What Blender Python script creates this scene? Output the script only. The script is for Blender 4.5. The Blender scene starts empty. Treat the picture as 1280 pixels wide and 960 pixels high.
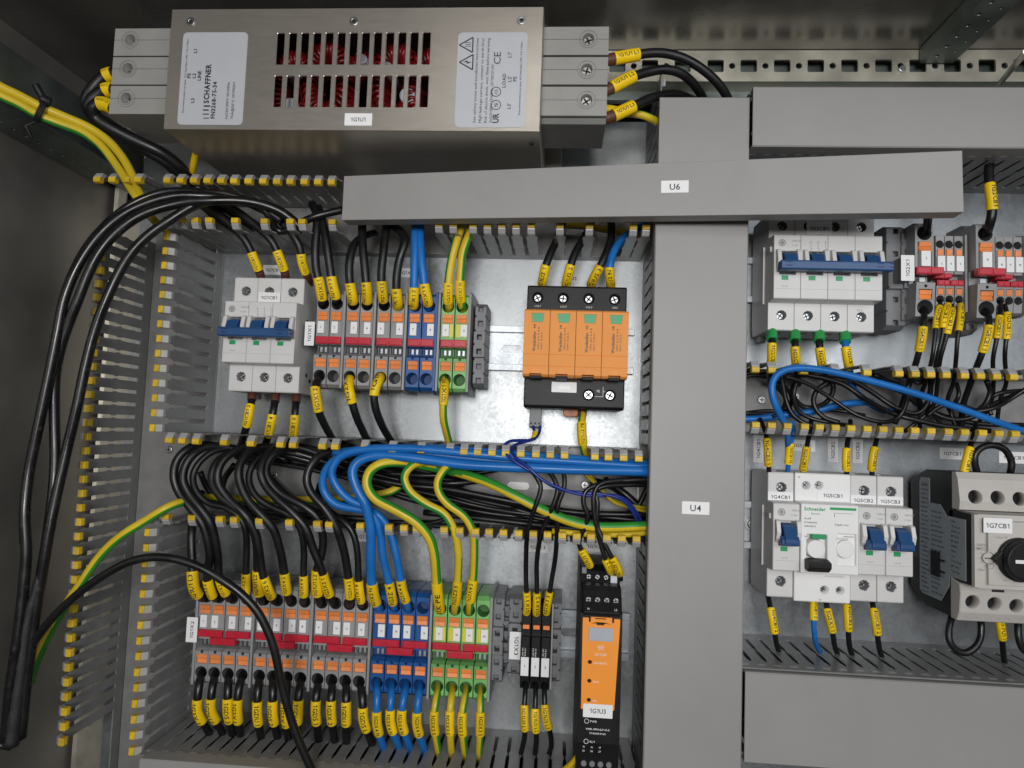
import bpy, bmesh, math, random
from mathutils import Vector
random.seed(7)
S = 0.001                      # everything below is measured in millimetres
scene = bpy.context.scene
COL = scene.collection
# panel frame: x right, y up, z out of the mounting plate (mm); world: X=x, Z=y, Y=-z
def W(p): return Vector((p[0]*S, -p[2]*S, p[1]*S))

# ------------------------------------------------------------------ camera
F, DIST, ROLL = 845.0, 560.0, 0.0365
_n = Vector((57/F, 58/F, 1)).normalized()
_X = Vector((math.cos(ROLL), math.sin(ROLL), 0)); _X = (_X-_n*_X.dot(_n)).normalized()
_Y = _n.cross(_X)
def P(u, v, z):                # where the sight line through a measured point meets depth z
    d = Vector(((u-640)/F, (v-480)/F, 1)); t = (DIST-z)/d.dot(_n)
    return (d.dot(_X)*t, -d.dot(_Y)*t, z)
cam = bpy.data.cameras.new('camera'); camo = bpy.data.objects.new('camera', cam); COL.objects.link(camo)
cam.sensor_width = 36; cam.lens = 36*F/1280; cam.clip_start = 0.01; cam.clip_end = 50
from mathutils import Matrix
def cam2w(c):                  # camera coords (x right, y down, z forward) to world direction
    v = Vector(c); return Vector((v.dot(_X), v.dot(_n), -v.dot(_Y)))
cx, cy, cz = cam2w((1,0,0)), cam2w((0,-1,0)), cam2w((0,0,-1))
M = Matrix(((cx.x,cy.x,cz.x,0),(cx.y,cy.y,cz.y,0),(cx.z,cy.z,cz.z,0),(0,0,0,1)))
camo.matrix_world = Matrix.Translation(W((0,0,DIST))) @ M
scene.camera = camo

# ------------------------------------------------------------------ light
w = bpy.data.worlds.new("World"); scene.world = w; w.use_nodes = True
wn = w.node_tree.nodes; wl = w.node_tree.links
tc = wn.new('ShaderNodeTexCoord'); sp = wn.new('ShaderNodeSeparateXYZ'); rp = wn.new('ShaderNodeValToRGB')
wl.new(tc.outputs['Generated'], sp.inputs[0]); mr = wn.new('ShaderNodeMapRange')
mr.inputs['From Min'].default_value = -1; mr.inputs['From Max'].default_value = 1
wl.new(sp.outputs['Z'], mr.inputs[0]); wl.new(mr.outputs[0], rp.inputs[0])
rp.color_ramp.elements[0].color = (.06,.056,.052,1); rp.color_ramp.elements[1].color = (.27,.275,.285,1)
wl.new(rp.outputs[0], wn['Background'].inputs[0]); wn['Background'].inputs[1].default_value = 0.42
def area(name, pos, target, sx, sy, power, col):
    L = bpy.data.lights.new(name, 'AREA'); L.shape = 'RECTANGLE'; L.size = sx*S; L.size_y = sy*S
    L.energy = power; L.color = col
    o = bpy.data.objects.new(name, L); COL.objects.link(o); o.location = W(pos)
    o.rotation_euler = (W(target)-W(pos)).to_track_quat('-Z','Y').to_euler()
area('ceiling_lamp', (0, 70, 1250), (10, 10, 0), 320, 230, 8.3, (1,.98,.955))
area('right_fill_lamp', (560, 240, 1050), (0, 0, 0), 520, 420, 3.5, (.94,.97,1))  # unseen soft lamp, put in at the upper right to light from the side
scene.view_settings.view_transform = 'Standard'; scene.view_settings.look = 'None'
scene.view_settings.exposure = 0.0; scene.view_settings.gamma = 1

# ------------------------------------------------------------------ materials
MATS = {}
def mat(name, col, rough=.5, metal=0, var=.08, scale=60, bump=0.0, coat=0, rvar=0.0, bscale=None, stretch=None, dirt=0, spec=.5, rnd=0, dcol=None, dsc=22):
    if name in MATS: return MATS[name]
    m = bpy.data.materials.new(name); m.use_nodes = True; n = m.node_tree.nodes; l = m.node_tree.links
    b = n['Principled BSDF']; b.inputs['Roughness'].default_value = rough; b.inputs['Metallic'].default_value = metal
    b.inputs['Specular IOR Level'].default_value = spec
    if coat: b.inputs['Coat Weight'].default_value = coat
    t = n.new('ShaderNodeTexCoord'); src = t.outputs['Object']
    if stretch:
        mp = n.new('ShaderNodeMapping'); mp.inputs['Scale'].default_value = stretch; l.new(src, mp.inputs[0]); src = mp.outputs[0]
    nz = n.new('ShaderNodeTexNoise'); nz.inputs['Scale'].default_value = scale; nz.inputs['Detail'].default_value = 5
    l.new(src, nz.inputs['Vector'])
    r = n.new('ShaderNodeValToRGB'); r.color_ramp.elements[0].position = .3; r.color_ramp.elements[1].position = .7
    r.color_ramp.elements[0].color = tuple(c*(1-var) for c in col)+(1,); r.color_ramp.elements[1].color = tuple(min(1,c*(1+var)) for c in col)+(1,)
    l.new(nz.outputs[0], r.inputs[0]); out = r.outputs[0]
    if dirt:
        n3 = n.new('ShaderNodeTexNoise'); n3.inputs['Scale'].default_value = dsc; n3.inputs['Detail'].default_value = 8; n3.inputs['Roughness'].default_value = .7
        l.new(t.outputs['Object'], n3.inputs['Vector']); r3 = n.new('ShaderNodeValToRGB')
        r3.color_ramp.elements[0].position = .58; r3.color_ramp.elements[1].position = .72; r3.color_ramp.elements[0].color = (0,0,0,1); r3.color_ramp.elements[1].color = (dirt,)*3+(1,)
        l.new(n3.outputs[0], r3.inputs[0]); mx = n.new('ShaderNodeMixRGB'); l.new(r3.outputs[0], mx.inputs[0]); l.new(out, mx.inputs[1])
        mx.inputs[2].default_value = (dcol or tuple(c*.75 for c in col))+(1,); out = mx.outputs[0]
    if rnd:
        oi = n.new('ShaderNodeObjectInfo'); mr0 = n.new('ShaderNodeMapRange'); mr0.inputs['To Min'].default_value = 1-rnd; mr0.inputs['To Max'].default_value = 1+rnd*.4
        l.new(oi.outputs['Random'], mr0.inputs[0]); hs = n.new('ShaderNodeHueSaturation'); l.new(mr0.outputs[0], hs.inputs['Value']); l.new(out, hs.inputs['Color']); out = hs.outputs[0]
    l.new(out, b.inputs['Base Color'])
    if rvar:
        mr = n.new('ShaderNodeMapRange'); mr.inputs['To Min'].default_value = rough-rvar; mr.inputs['To Max'].default_value = rough+rvar
        mr.inputs['From Min'].default_value = .3; mr.inputs['From Max'].default_value = .7
        l.new(nz.outputs[0], mr.inputs[0]); l.new(mr.outputs[0], b.inputs['Roughness'])
    if bump:
        n2 = n.new('ShaderNodeTexNoise'); n2.inputs['Scale'].default_value = bscale or scale*6; l.new(src, n2.inputs['Vector'])
        bp = n.new('ShaderNodeBump'); bp.inputs['Strength'].default_value = bump; bp.inputs['Distance'].default_value = .0004
        l.new(n2.outputs[0], bp.inputs['Height']); l.new(bp.outputs[0], b.inputs['Normal'])
    MATS[name] = m; return m
def galv(name, col, rough, metal=.75):
    m = bpy.data.materials.new(name); m.use_nodes = True; n = m.node_tree.nodes; l = m.node_tree.links
    b = n['Principled BSDF']; b.inputs['Metallic'].default_value = metal
    t = n.new('ShaderNodeTexCoord'); v = n.new('ShaderNodeTexVoronoi'); v.inputs['Scale'].default_value = 480; l.new(t.outputs['Object'], v.inputs['Vector'])
    z = n.new('ShaderNodeTexNoise'); z.inputs['Scale'].default_value = 25; z.inputs['Detail'].default_value = 7; l.new(t.outputs['Object'], z.inputs['Vector'])
    ad = n.new('ShaderNodeMath'); ad.operation = 'MULTIPLY_ADD'; ad.inputs[1].default_value = .35; l.new(v.outputs['Color'], ad.inputs[0]); l.new(z.outputs[0], ad.inputs[2])
    r = n.new('ShaderNodeValToRGB'); r.color_ramp.elements[0].position = .35; r.color_ramp.elements[1].position = .95
    r.color_ramp.elements[0].color = tuple(c*.82 for c in col)+(1,); r.color_ramp.elements[1].color = tuple(c*1.12 for c in col)+(1,)
    l.new(ad.outputs[0], r.inputs[0])
    z2 = n.new('ShaderNodeTexNoise'); z2.inputs['Scale'].default_value = 7; z2.inputs['Detail'].default_value = 4; l.new(t.outputs['Object'], z2.inputs['Vector'])
    r2 = n.new('ShaderNodeValToRGB'); r2.color_ramp.elements[0].position = .35; r2.color_ramp.elements[1].position = .68; r2.color_ramp.elements[0].color = (.74,.74,.74,1); r2.color_ramp.elements[1].color = (1.06,1.06,1.06,1)
    l.new(z2.outputs[0], r2.inputs[0]); mu = n.new('ShaderNodeMixRGB'); mu.blend_type = 'MULTIPLY'; mu.inputs[0].default_value = 1; l.new(r.outputs[0], mu.inputs[1]); l.new(r2.outputs[0], mu.inputs[2])
    mp = n.new('ShaderNodeMapping'); mp.inputs['Scale'].default_value = (300,1,14); mp.inputs['Rotation'].default_value = (0,.35,0); l.new(t.outputs['Object'], mp.inputs[0])
    z3 = n.new('ShaderNodeTexNoise'); z3.inputs['Scale'].default_value = 3; z3.inputs['Detail'].default_value = 2; l.new(mp.outputs[0], z3.inputs['Vector'])
    r3 = n.new('ShaderNodeValToRGB'); r3.color_ramp.elements[0].position = .70; r3.color_ramp.elements[1].position = .73; r3.color_ramp.elements[0].color = (0,0,0,1); r3.color_ramp.elements[1].color = (.35,.35,.35,1)
    l.new(z3.outputs[0], r3.inputs[0]); m2 = n.new('ShaderNodeMixRGB'); l.new(r3.outputs[0], m2.inputs[0]); l.new(mu.outputs[0], m2.inputs[1]); m2.inputs[2].default_value = tuple(min(1,c*1.35) for c in col)+(1,)
    l.new(m2.outputs[0], b.inputs['Base Color'])
    mr = n.new('ShaderNodeMapRange'); mr.inputs['From Min'].default_value = .3; mr.inputs['From Max'].default_value = 1
    mr.inputs['To Min'].default_value = rough-.08; mr.inputs['To Max'].default_value = rough+.1; l.new(ad.outputs[0], mr.inputs[0]); l.new(mr.outputs[0], b.inputs['Roughness'])
    bp = n.new('ShaderNodeBump'); bp.inputs['Strength'].default_value = .12; bp.inputs['Distance'].default_value = .0003
    l.new(ad.outputs[0], bp.inputs['Height']); l.new(bp.outputs[0], b.inputs['Normal'])
    MATS[name] = m; return m
m_plate = galv('galvanised_plate', (.32,.338,.352), .37)
m_rail  = galv('zinc_rail', (.42,.45,.48), .42, .85)
m_perf  = mat('perforated_steel', (.46,.44,.37), .42, .7, .15, 40, .1, rvar=.08)
m_prof  = mat('frame_profile', (.19,.225,.21), .42, .75, .25, 30, rvar=.1)
m_cab   = mat('cabinet_steel', (.29,.275,.255), .40, .65, .2, 14, rvar=.07, stretch=(1,1,1))
m_top   = mat('cabinet_roof_steel', (.27,.262,.245), .26, .7, .2, 14, rvar=.06)
m_steel = mat('brushed_steel', (.50,.465,.42), .38, .85, .025, 60, .02, rvar=.02, stretch=(1,1,9))
m_duct  = mat('duct_grey', (.205,.205,.204), .34, 0, .12, 90, .08, dirt=.5, rvar=.06)
m_head  = mat('finger_head_grey', (.36,.36,.36), .32, 0, .1, 120)
m_lid   = mat('lid_grey', (.285,.28,.274), .46, 0, .06, 9, .05, bscale=700, dirt=.2, rvar=.07)
m_ytip  = mat('tip_yellow', (.66,.44,.02), .5, 0, .15, 300, rnd=.2)
m_white = mat('breaker_white', (.62,.615,.61), .42, 0, .03, 60, .04)
m_whit2 = mat('breaker_pure_white', (.78,.78,.78), .38, 0, .02, 60)
m_card  = mat('label_white', (.80,.80,.81), .5, 0, .02, 80)
m_ink   = mat('ink_black', (.015,.015,.018), .5, 0, .02)
m_inkg  = mat('ink_grey', (.25,.25,.26), .5, 0, .02)
m_inkw  = mat('ink_white', (.75,.75,.75), .5, 0, .02)
m_inkgr = mat('ink_green', (.01,.33,.09), .5, 0, .02)
m_beige = mat('beige_plastic', (.47,.45,.42), .48, 0, .04, 60, .04)
m_fterm = mat('filter_terminal_grey', (.29,.285,.27), .5, 0, .05, 60, .05)
m_ftermd= mat('filter_terminal_dark', (.22,.22,.21), .5, 0, .05, 60)
m_grey  = mat('terminal_grey', (.29,.29,.295), .5, 0, .08, 80, .05, rnd=.1)
m_gdark = mat('clamp_grey', (.17,.175,.185), .5, 0, .1, 80)
m_blue  = mat('terminal_blue', (.010,.085,.29), .42, 0, .08, 80)
m_green = mat('terminal_green', (.17,.42,.13), .45, 0, .3, 45)
m_ygt   = mat('terminal_yellow', (.62,.60,.05), .45, 0, .1, 45)
m_or    = mat('lever_orange', (.80,.24,.06), .45, 0, .1, 200, rnd=.12)
m_red   = mat('jumper_red', (.50,.014,.035), .38, 0, .1, 200)
m_black = mat('black_plastic', (.012,.012,.013), .45, 0, .25, 80, spec=.22)
m_hgrey = mat('hole_shade_grey', (.04,.042,.042), .6, 0, .1)  # darker copies of the housing colours: shade painted inside the terminal holes
m_hblue = mat('hole_shade_blue', (.006,.035,.13), .6, 0, .1)
m_hgreen= mat('hole_shade_green', (.03,.11,.025), .6, 0, .1)
m_maroon= mat('dark_maroon', (.07,.008,.01), .5, 0, .2)
m_dark  = mat('hole_dark', (.012,.012,.012), .7, 0, .1)
m_ins   = mat('black_insulation', (.007,.007,.008), .40, 0, .3, 60, .12, rvar=.1, bscale=260)
m_insw  = mat('scuffed_insulation', (.007,.007,.008), .33, 0, .3, 60, .15, rvar=.12, bscale=260, dirt=.5, dcol=(.10,.10,.10), dsc=170)
m_insb  = mat('blue_insulation', (.012,.145,.47), .36, 0, .1, 60, .12, rvar=.1, bscale=260, spec=.35)
m_insn  = mat('navy_insulation', (.012,.03,.22), .36, 0, .08, 60)
m_insy  = mat('yellow_insulation', (.64,.47,.025), .38, 0, .07, 60, .12, rvar=.08, bscale=260, spec=.35)
m_insg  = mat('green_insulation', (.03,.25,.03), .36, 0, .06, 60)
m_sleeve= mat('marker_yellow', (.86,.585,.008), .42, 0, .06, 150, .1, spec=.35, rnd=.16)
m_brown = mat('ferrule_brown', (.10,.035,.02), .5, 0, .08, 150)
m_fgreen= mat('ferrule_green', (.02,.30,.07), .4, 0, .05, 150)
m_screw = mat('screw_steel', (.40,.41,.42), .36, 1, .1, 300)
m_copper= mat('copper', (.55,.28,.18), .35, 1, .1, 300)
m_tog   = mat('toggle_blue', (.016,.07,.20), .38, 0, .06, 100)
m_orange= mat('arrester_orange', (.80,.31,.07), .5, 0, .03, 60, .03, spec=.2)
m_orang2= mat('relay_orange', (.88,.30,.03), .42, 0, .03, 60)
m_ggreen= mat('indicator_green', (.01,.30,.10), .4, 0, .05)
m_redw  = mat('choke_red', (.21,.007,.011), .3, 0, .35, 120, .3)
m_stick = mat('spec_sticker', (.30,.335,.36), .45, 0, .05)
m_terra = mat('terracotta_plastic', (.45,.15,.07), .5, 0, .08, 100)
m_silverl = mat('label_silver', (.50,.52,.56), .38, .15, .02, 60)
m_window= mat('grey_window', (.42,.44,.48), .25, 0, .03)

# ------------------------------------------------------------------ mesh helpers
class MB:
    def __init__(s): s.v=[]; s.f=[]; s.m=[]; s.sm=[]
    def add(s, vs, fs, mi=0, smooth=False):
        b=len(s.v); s.v+= [tuple(p) for p in vs]
        for f in fs: s.f.append([b+i for i in f]); s.m.append(mi); s.sm.append(smooth)
        return s
    def box(s, x0,x1,y0,y1,z0,z1, mi=0):
        x0,x1=min(x0,x1),max(x0,x1); y0,y1=min(y0,y1),max(y0,y1); z0,z1=min(z0,z1),max(z0,z1)
        v=[(x0,y0,z0),(x1,y0,z0),(x1,y1,z0),(x0,y1,z0),(x0,y0,z1),(x1,y0,z1),(x1,y1,z1),(x0,y1,z1)]
        return s.add(v,[(0,3,2,1),(4,5,6,7),(0,1,5,4),(1,2,6,5),(2,3,7,6),(3,0,4,7)],mi)
    def prism(s, poly, axis, a0, a1, mi=0):
        # poly in the two remaining axes, in (y,z) for 'x', (x,z) for 'y', (x,y) for 'z'
        def q(p,a): return {'x':(a,p[0],p[1]),'y':(p[0],a,p[1]),'z':(p[0],p[1],a)}[axis]
        n=len(poly); v=[q(p,a0) for p in poly]+[q(p,a1) for p in poly]
        f=[list(range(n))[::-1], list(range(n,2*n))]+[(i,(i+1)%n,n+(i+1)%n,n+i) for i in range(n)]
        return s.add(v,f,mi)
    def cyl(s, c, r, h, axis='z', n=20, mi=0, r2=None):
        r2=r if r2 is None else r2; v=[]
        for k,(rr,d) in enumerate(((r,0),(r2,h))):
            for i in range(n):
                a=2*math.pi*i/n; ca,sa=rr*math.cos(a),rr*math.sin(a)
                v.append({'z':(c[0]+ca,c[1]+sa,c[2]+d),'y':(c[0]+ca,c[1]+d,c[2]+sa),'x':(c[0]+d,c[1]+ca,c[2]+sa)}[axis])
        b=len(s.v); s.v+=v
        for f in (list(range(n))[::-1], list(range(n,2*n))): s.f.append([b+i for i in f]); s.m.append(mi); s.sm.append(False)
        for i in range(n): s.f.append([b+i,b+(i+1)%n,b+n+(i+1)%n,b+n+i]); s.m.append(mi); s.sm.append(True)
        return s
    def ring(s, c, r0, r1, h, n=24, mi=0):
        v=[]
        for rr,z in ((r0,0),(r1,0),(r1,h),(r0,h)):
            v+=[(c[0]+rr*math.cos(2*math.pi*i/n),c[1]+rr*math.sin(2*math.pi*i/n),c[2]+z) for i in range(n)]
        f=[]
        for k in range(4):
            for i in range(n): f.append((k*n+i,k*n+(i+1)%n,((k+1)%4)*n+(i+1)%n,((k+1)%4)*n+i))
        return s.add(v,f,mi,False)
    def quad_slab(s, A,B,C,Dp,t, mi=0):      # A,B,C,D counter-clockwise seen from outside, thickness t inwards
        A,B,C,Dp=map(Vector,(A,B,C,Dp)); n=(B-A).cross(Dp-A).normalized()
        v=[A,B,C,Dp]+[q-n*t for q in (A,B,C,Dp)]
        return s.add(v,[(0,1,2,3),(7,6,5,4),(0,4,5,1),(1,5,6,2),(2,6,7,3),(3,7,4,0)],mi)
    def tube(s, pts, r, n=12, mi=0, mfun=None, caps=True, rfun=None):
        fr=frames(pts); v=[]
        for k,(p,T,N,B) in enumerate(fr):
            rr=r if rfun is None else rfun(k/(len(fr)-1))
            v+=[p+(N*math.cos(2*math.pi*i/n)+B*math.sin(2*math.pi*i/n))*rr for i in range(n)]
        b=len(s.v); s.v+=[tuple(q) for q in v]
        for k in range(len(fr)-1):
            for i in range(n):
                s.f.append([b+k*n+i,b+k*n+(i+1)%n,b+(k+1)*n+(i+1)%n,b+(k+1)*n+i]); s.m.append(mfun(i,k) if mfun else mi); s.sm.append(True)
        if caps:
            for k,rv in ((0,True),(len(fr)-1,False)):
                idx=[b+k*n+i for i in range(n)]; s.f.append(idx[::-1] if rv else idx); s.m.append(mi); s.sm.append(False)
        return s
    def text(s, t, c, size, rot=0, mi=0, wid=None, th=0.08, bold=.012, align='C'):
        vs,fs,wd,ht=glyphs(t,bold); k=size; kx=k if wid is None else wid/max(wd,1e-6)
        ca,sa=math.cos(rot),math.sin(rot); v=[]
        off={'C':wd/2,'L':0,'R':wd}[align]
        for x,y in vs:
            X=(x-off)*kx; Y=(y-.36)*k; v.append((c[0]+X*ca-Y*sa, c[1]+X*sa+Y*ca, c[2]+th))
        return s.add(v,fs,mi)
    def obj(s, name, mats, parent=None, bevel=0, cut=None, off=None, seg=2, weld=False):
        if not isinstance(mats,(list,tuple)): mats=[mats]
        me=bpy.data.meshes.new(name); o=off or (0,0,0)
        me.from_pydata([W((p[0]-o[0],p[1]-o[1],p[2]-o[2])) for p in s.v],[],s.f)
        for m in mats: me.materials.append(m)
        me.polygons.foreach_set('material_index',s.m); me.polygons.foreach_set('use_smooth',s.sm); me.update()
        ob=bpy.data.objects.new(name,me)
        if weld:
            bm=bmesh.new(); bm.from_mesh(me); bmesh.ops.remove_doubles(bm,verts=bm.verts,dist=1e-6); bmesh.ops.recalc_face_normals(bm,faces=bm.faces); bm.to_mesh(me); bm.free()
        if cut is not None:
            bm=bmesh.new(); bm.from_mesh(me); bmesh.ops.recalc_face_normals(bm,faces=bm.faces); bm.to_mesh(me); bm.free()
            cm=bpy.data.meshes.new('c'); cm.from_pydata([W((p[0]-o[0],p[1]-o[1],p[2]-o[2])) for p in cut.v],[],cut.f)
            for m in mats: cm.materials.append(m)
            cm.polygons.foreach_set('material_index',cut.m); cm.polygons.foreach_set('use_smooth',cut.sm)
            bm=bmesh.new(); bm.from_mesh(cm); bmesh.ops.recalc_face_normals(bm,faces=bm.faces); bm.to_mesh(cm); bm.free()
            co=bpy.data.objects.new('c',cm); COL.objects.link(co); COL.objects.link(ob)
            md=ob.modifiers.new('b','BOOLEAN'); md.operation='DIFFERENCE'; md.object=co; md.solver='EXACT'; md.use_self=True
            dg=bpy.context.evaluated_depsgraph_get(); dg.update()
            nm=bpy.data.meshes.new_from_object(ob.evaluated_get(dg)); ob.modifiers.clear(); ob.data=nm; nm.name=name
            bpy.data.objects.remove(co); COL.objects.unlink(ob)
        COL.objects.link(ob)
        if parent is not None: ob.parent=parent
        if bevel:
            md=ob.modifiers.new('bevel','BEVEL'); md.width=bevel*S; md.segments=seg; md.limit_method='ANGLE'; md.angle_limit=math.radians(50); md.harden_normals=False
        return ob
def frames(pts):
    pts=[Vector(p) for p in pts]; out=[]; prev=None
    for k,p in enumerate(pts):
        T=(pts[min(k+1,len(pts)-1)]-pts[max(k-1,0)])
        if T.length<1e-6: T=Vector((0,1,0))
        T.normalize()
        zz=Vector((0,0,1)); N=zz-T*zz.dot(T)
        if N.length<.35:
            N=(prev-T*prev.dot(T)) if prev is not None else Vector((0,1,0))-T*T.y
            if N.length<.05: N=Vector((1,0,0))-T*T.x
        N.normalize()
        if prev is not None and k>0:                 # ease towards the new normal
            Q=prev-T*prev.dot(T)
            if Q.length>.05: N=(Q.normalized()*.5+N*.5); N=(N-T*N.dot(T)); N.normalize()
        prev=N; out.append((p,T,N,T.cross(N)))
    return out
_g={}
def _raw(t,bold):
    cu=bpy.data.curves.new('t','FONT'); cu.body=t; cu.size=1; cu.offset=bold; cu.resolution_u=2
    ob=bpy.data.objects.new('t',cu); COL.objects.link(ob)
    dg=bpy.context.evaluated_depsgraph_get(); dg.update()
    me=bpy.data.meshes.new_from_object(ob.evaluated_get(dg))
    vs=[(v.co.x,v.co.y) for v in me.vertices]; fs=[tuple(p.vertices) for p in me.polygons]
    bpy.data.objects.remove(ob); bpy.data.curves.remove(cu); bpy.data.meshes.remove(me)
    return vs,fs
def _char(c,bold):
    key=('#',c,bold)
    if key not in _g:
        if c==' ': _g[key]=([],[],.28)
        elif c=='1':                                # the built-in figure one is a bare stroke: draw it with its flag
            w_=.085+bold*2; x1=.34; v=[(x1-w_,0),(x1,0),(x1,.70),(x1-w_,.70),(x1-w_,.56),(.06,.47),(.06,.56),(x1-w_*.7,.70)]
            _g[key]=(v,[(0,1,2,3),(4,3,7,6,5)],.44)
        else:
            vs,fs=_raw(c,bold)
            if vs:
                x0=min(v[0] for v in vs); x1=max(v[0] for v in vs); _g[key]=([(x-x0+.045,y) for x,y in vs],fs,x1-x0+.09)
            else: _g[key]=([],[],.3)
    return _g[key]
def glyphs(t,bold):
    key=(t,bold)
    if key not in _g:
        V=[];Fc=[];x=0
        for c in t:
            vs,fs,ad=_char(c,bold); b=len(V); V+=[(px_+x,py_) for px_,py_ in vs]; Fc+=[tuple(b+i for i in f) for f in fs]; x+=ad
        _g[key]=(V,Fc,max(x,.01),1)
    return _g[key]
def spline(pts, k=7):
    P_=[Vector(p) for p in pts]; out=[]
    P_=[P_[0]*2-P_[1]]+P_+[P_[-1]*2-P_[-2]]
    for i in range(1,len(P_)-2):
        a,b,c,d=P_[i-1],P_[i],P_[i+1],P_[i+2]
        for j in range(k):
            t=j/k; out.append(.5*((2*b)+(c-a)*t+(2*a-5*b+4*c-d)*t*t+(3*b-a-3*c+d)*t**3))
    out.append(P_[-2]); return out
_sg={}
def glyphs_cut(t,bold):
    # lettering that will be wrapped round a sleeve: strokes split into short strips so that they follow the curve
    if (t,bold) not in _sg:
        vs,fs,wd,_=glyphs(t,bold); bm=bmesh.new(); bv=[bm.verts.new((x,y,0)) for x,y in vs]
        for f in fs:
            try: bm.faces.new([bv[i] for i in f])
            except ValueError: pass
        for k in range(9):
            bmesh.ops.bisect_plane(bm,geom=bm.verts[:]+bm.edges[:]+bm.faces[:],plane_co=(0,-.05+k*.105,0),plane_no=(0,1,0))
        bm.verts.index_update()
        _sg[(t,bold)]=([(v.co.x,v.co.y) for v in bm.verts],[tuple(v.index for v in f.verts) for f in bm.faces],wd,1); bm.free()
    return _sg[(t,bold)]
def cut_path(pts,s0,s1,step=1.2):
    L=[0]
    for a,b in zip(pts,pts[1:]): L.append(L[-1]+(b-a).length)
    def at(s):
        s=max(0,min(L[-1],s))
        for i in range(len(L)-1):
            if L[i+1]>=s: t=(s-L[i])/max(1e-9,L[i+1]-L[i]); return pts[i].lerp(pts[i+1],t)
        return pts[-1]
    n=max(3,int((s1-s0)/step)); return [at(s0+(s1-s0)*i/n) for i in range(n+1)]
def smooth_path(pts,it=2):
    for _ in range(it): pts=[pts[0]]+[(pts[i-1]+pts[i]*2+pts[i+1])/4 for i in range(1,len(pts)-1)]+[pts[-1]]
    return pts
# ------------------------------------------------------------------ things
def tagp(o, label=None, cat=None, group=None, kind=None):
    if label: o['label']=label
    if cat: o['category']=cat
    if group: o['group']=group
    if kind: o['kind']=kind
    return o
def thing(name, pos, label, cat, group=None, rz=0):
    o=bpy.data.objects.new(name,None); COL.objects.link(o); o.location=W(pos); o.rotation_euler=(0,-rz,0)
    o.empty_display_size=.01
    return tagp(o,label,cat,group)
def dup(root, pos, label=None, skip=(), mapping=None):
    r=root.copy(); COL.objects.link(r); r.location=W(pos)
    if label: r['label']=label
    for ch in list(root.children):
        if ch.name.split('.')[0] in skip: continue
        c=ch.copy(); COL.objects.link(c); c.parent=r
        for g in ch.children:
            if g.name.split('.')[0] in skip: continue
            d=g.copy(); COL.objects.link(d); d.parent=c
    return r
def solo(mb, name, mats, off, label, cat, group=None, bevel=0, cut=None, kind=None):
    o=mb.obj(name,mats,None,bevel,cut,off); o.location=W(off); return tagp(o,label,cat,group,kind)

# ================================================================== SETTING
XL, YT = -432, 296
mb=MB().box(-372,700,-520,262,-2.5,0); solo(mb,'mounting_plate',m_plate,(0,0,0),None,None,kind='structure')
mb=MB().box(XL-3,XL,-520,YT+3,-60,420); solo(mb,'cabinet_wall',m_cab,(XL,0,0),None,None,kind='structure')
mb=MB().box(XL,900,YT,YT+3,-60,420); solo(mb,'cabinet_ceiling',m_top,(0,YT,0),None,None,kind='structure')
mb=MB().box(XL-3,900,-520,YT+3,-64,-60); solo(mb,'cabinet_back',m_cab,(0,0,-60),None,None,kind='structure')

def holed_strip(mb, cells, mapf, mi=0):
    """cells: (a0,a1,b0,b1,hole) rectangles of one sheet; hole = list of (a,b) or None"""
    for a0,a1,b0,b1,h in cells:
        if not h: mb.add([mapf(a,b) for a,b in ((a0,b0),(a1,b0),(a1,b1),(a0,b1))],[(0,1,2,3)],mi); continue
        n=len(h); ca=(a0+a1)/2; cb=(b0+b1)/2; out=[]
        for a,b in h:
            da,db=a-ca,b-cb; k=min(((a1-a0)/2)/abs(da) if abs(da)>1e-6 else 9e9, ((b1-b0)/2)/abs(db) if abs(db)>1e-6 else 9e9)
            out.append((ca+da*k,cb+db*k))
        vs=[mapf(*p) for p in out+h]; fs=[]
        ang=lambda p: math.atan2(p[1]-cb,p[0]-ca)%(2*math.pi)
        for i in range(n):
            j=(i+1)%n; t0=ang(out[i]); dt=(ang(out[j])-t0)%(2*math.pi); mid=[]
            for c in ((a0,b0),(a1,b0),(a1,b1),(a0,b1)):
                dc=(ang(c)-t0)%(2*math.pi)
                if 1e-7<dc<dt-1e-7: mid.append((dc,c))
            mid.sort(); f=[i]
            for _,c in mid: vs.append(mapf(*c)); f.append(len(vs)-1)
            fs.append(f+[j,n+j,n+i])
        mb.add(vs,fs,mi)
def rect_hole(ca,cb,w,h,r=1.0,n=3):
    out=[]
    for sx,sy,a in ((1,1,0),(-1,1,1),(-1,-1,2),(1,-1,3)):
        for k in range(n+1):
            t=math.pi/2*(a+k/n); out.append((ca+sx*(w/2-r)+r*math.cos(t), cb+sy*(h/2-r)+r*math.sin(t)))
    return out
def circ(ca,cb,r,n=16): return [(ca+r*math.cos(2*math.pi*i/n),cb+r*math.sin(2*math.pi*i/n)) for i in range(n)]

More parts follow.
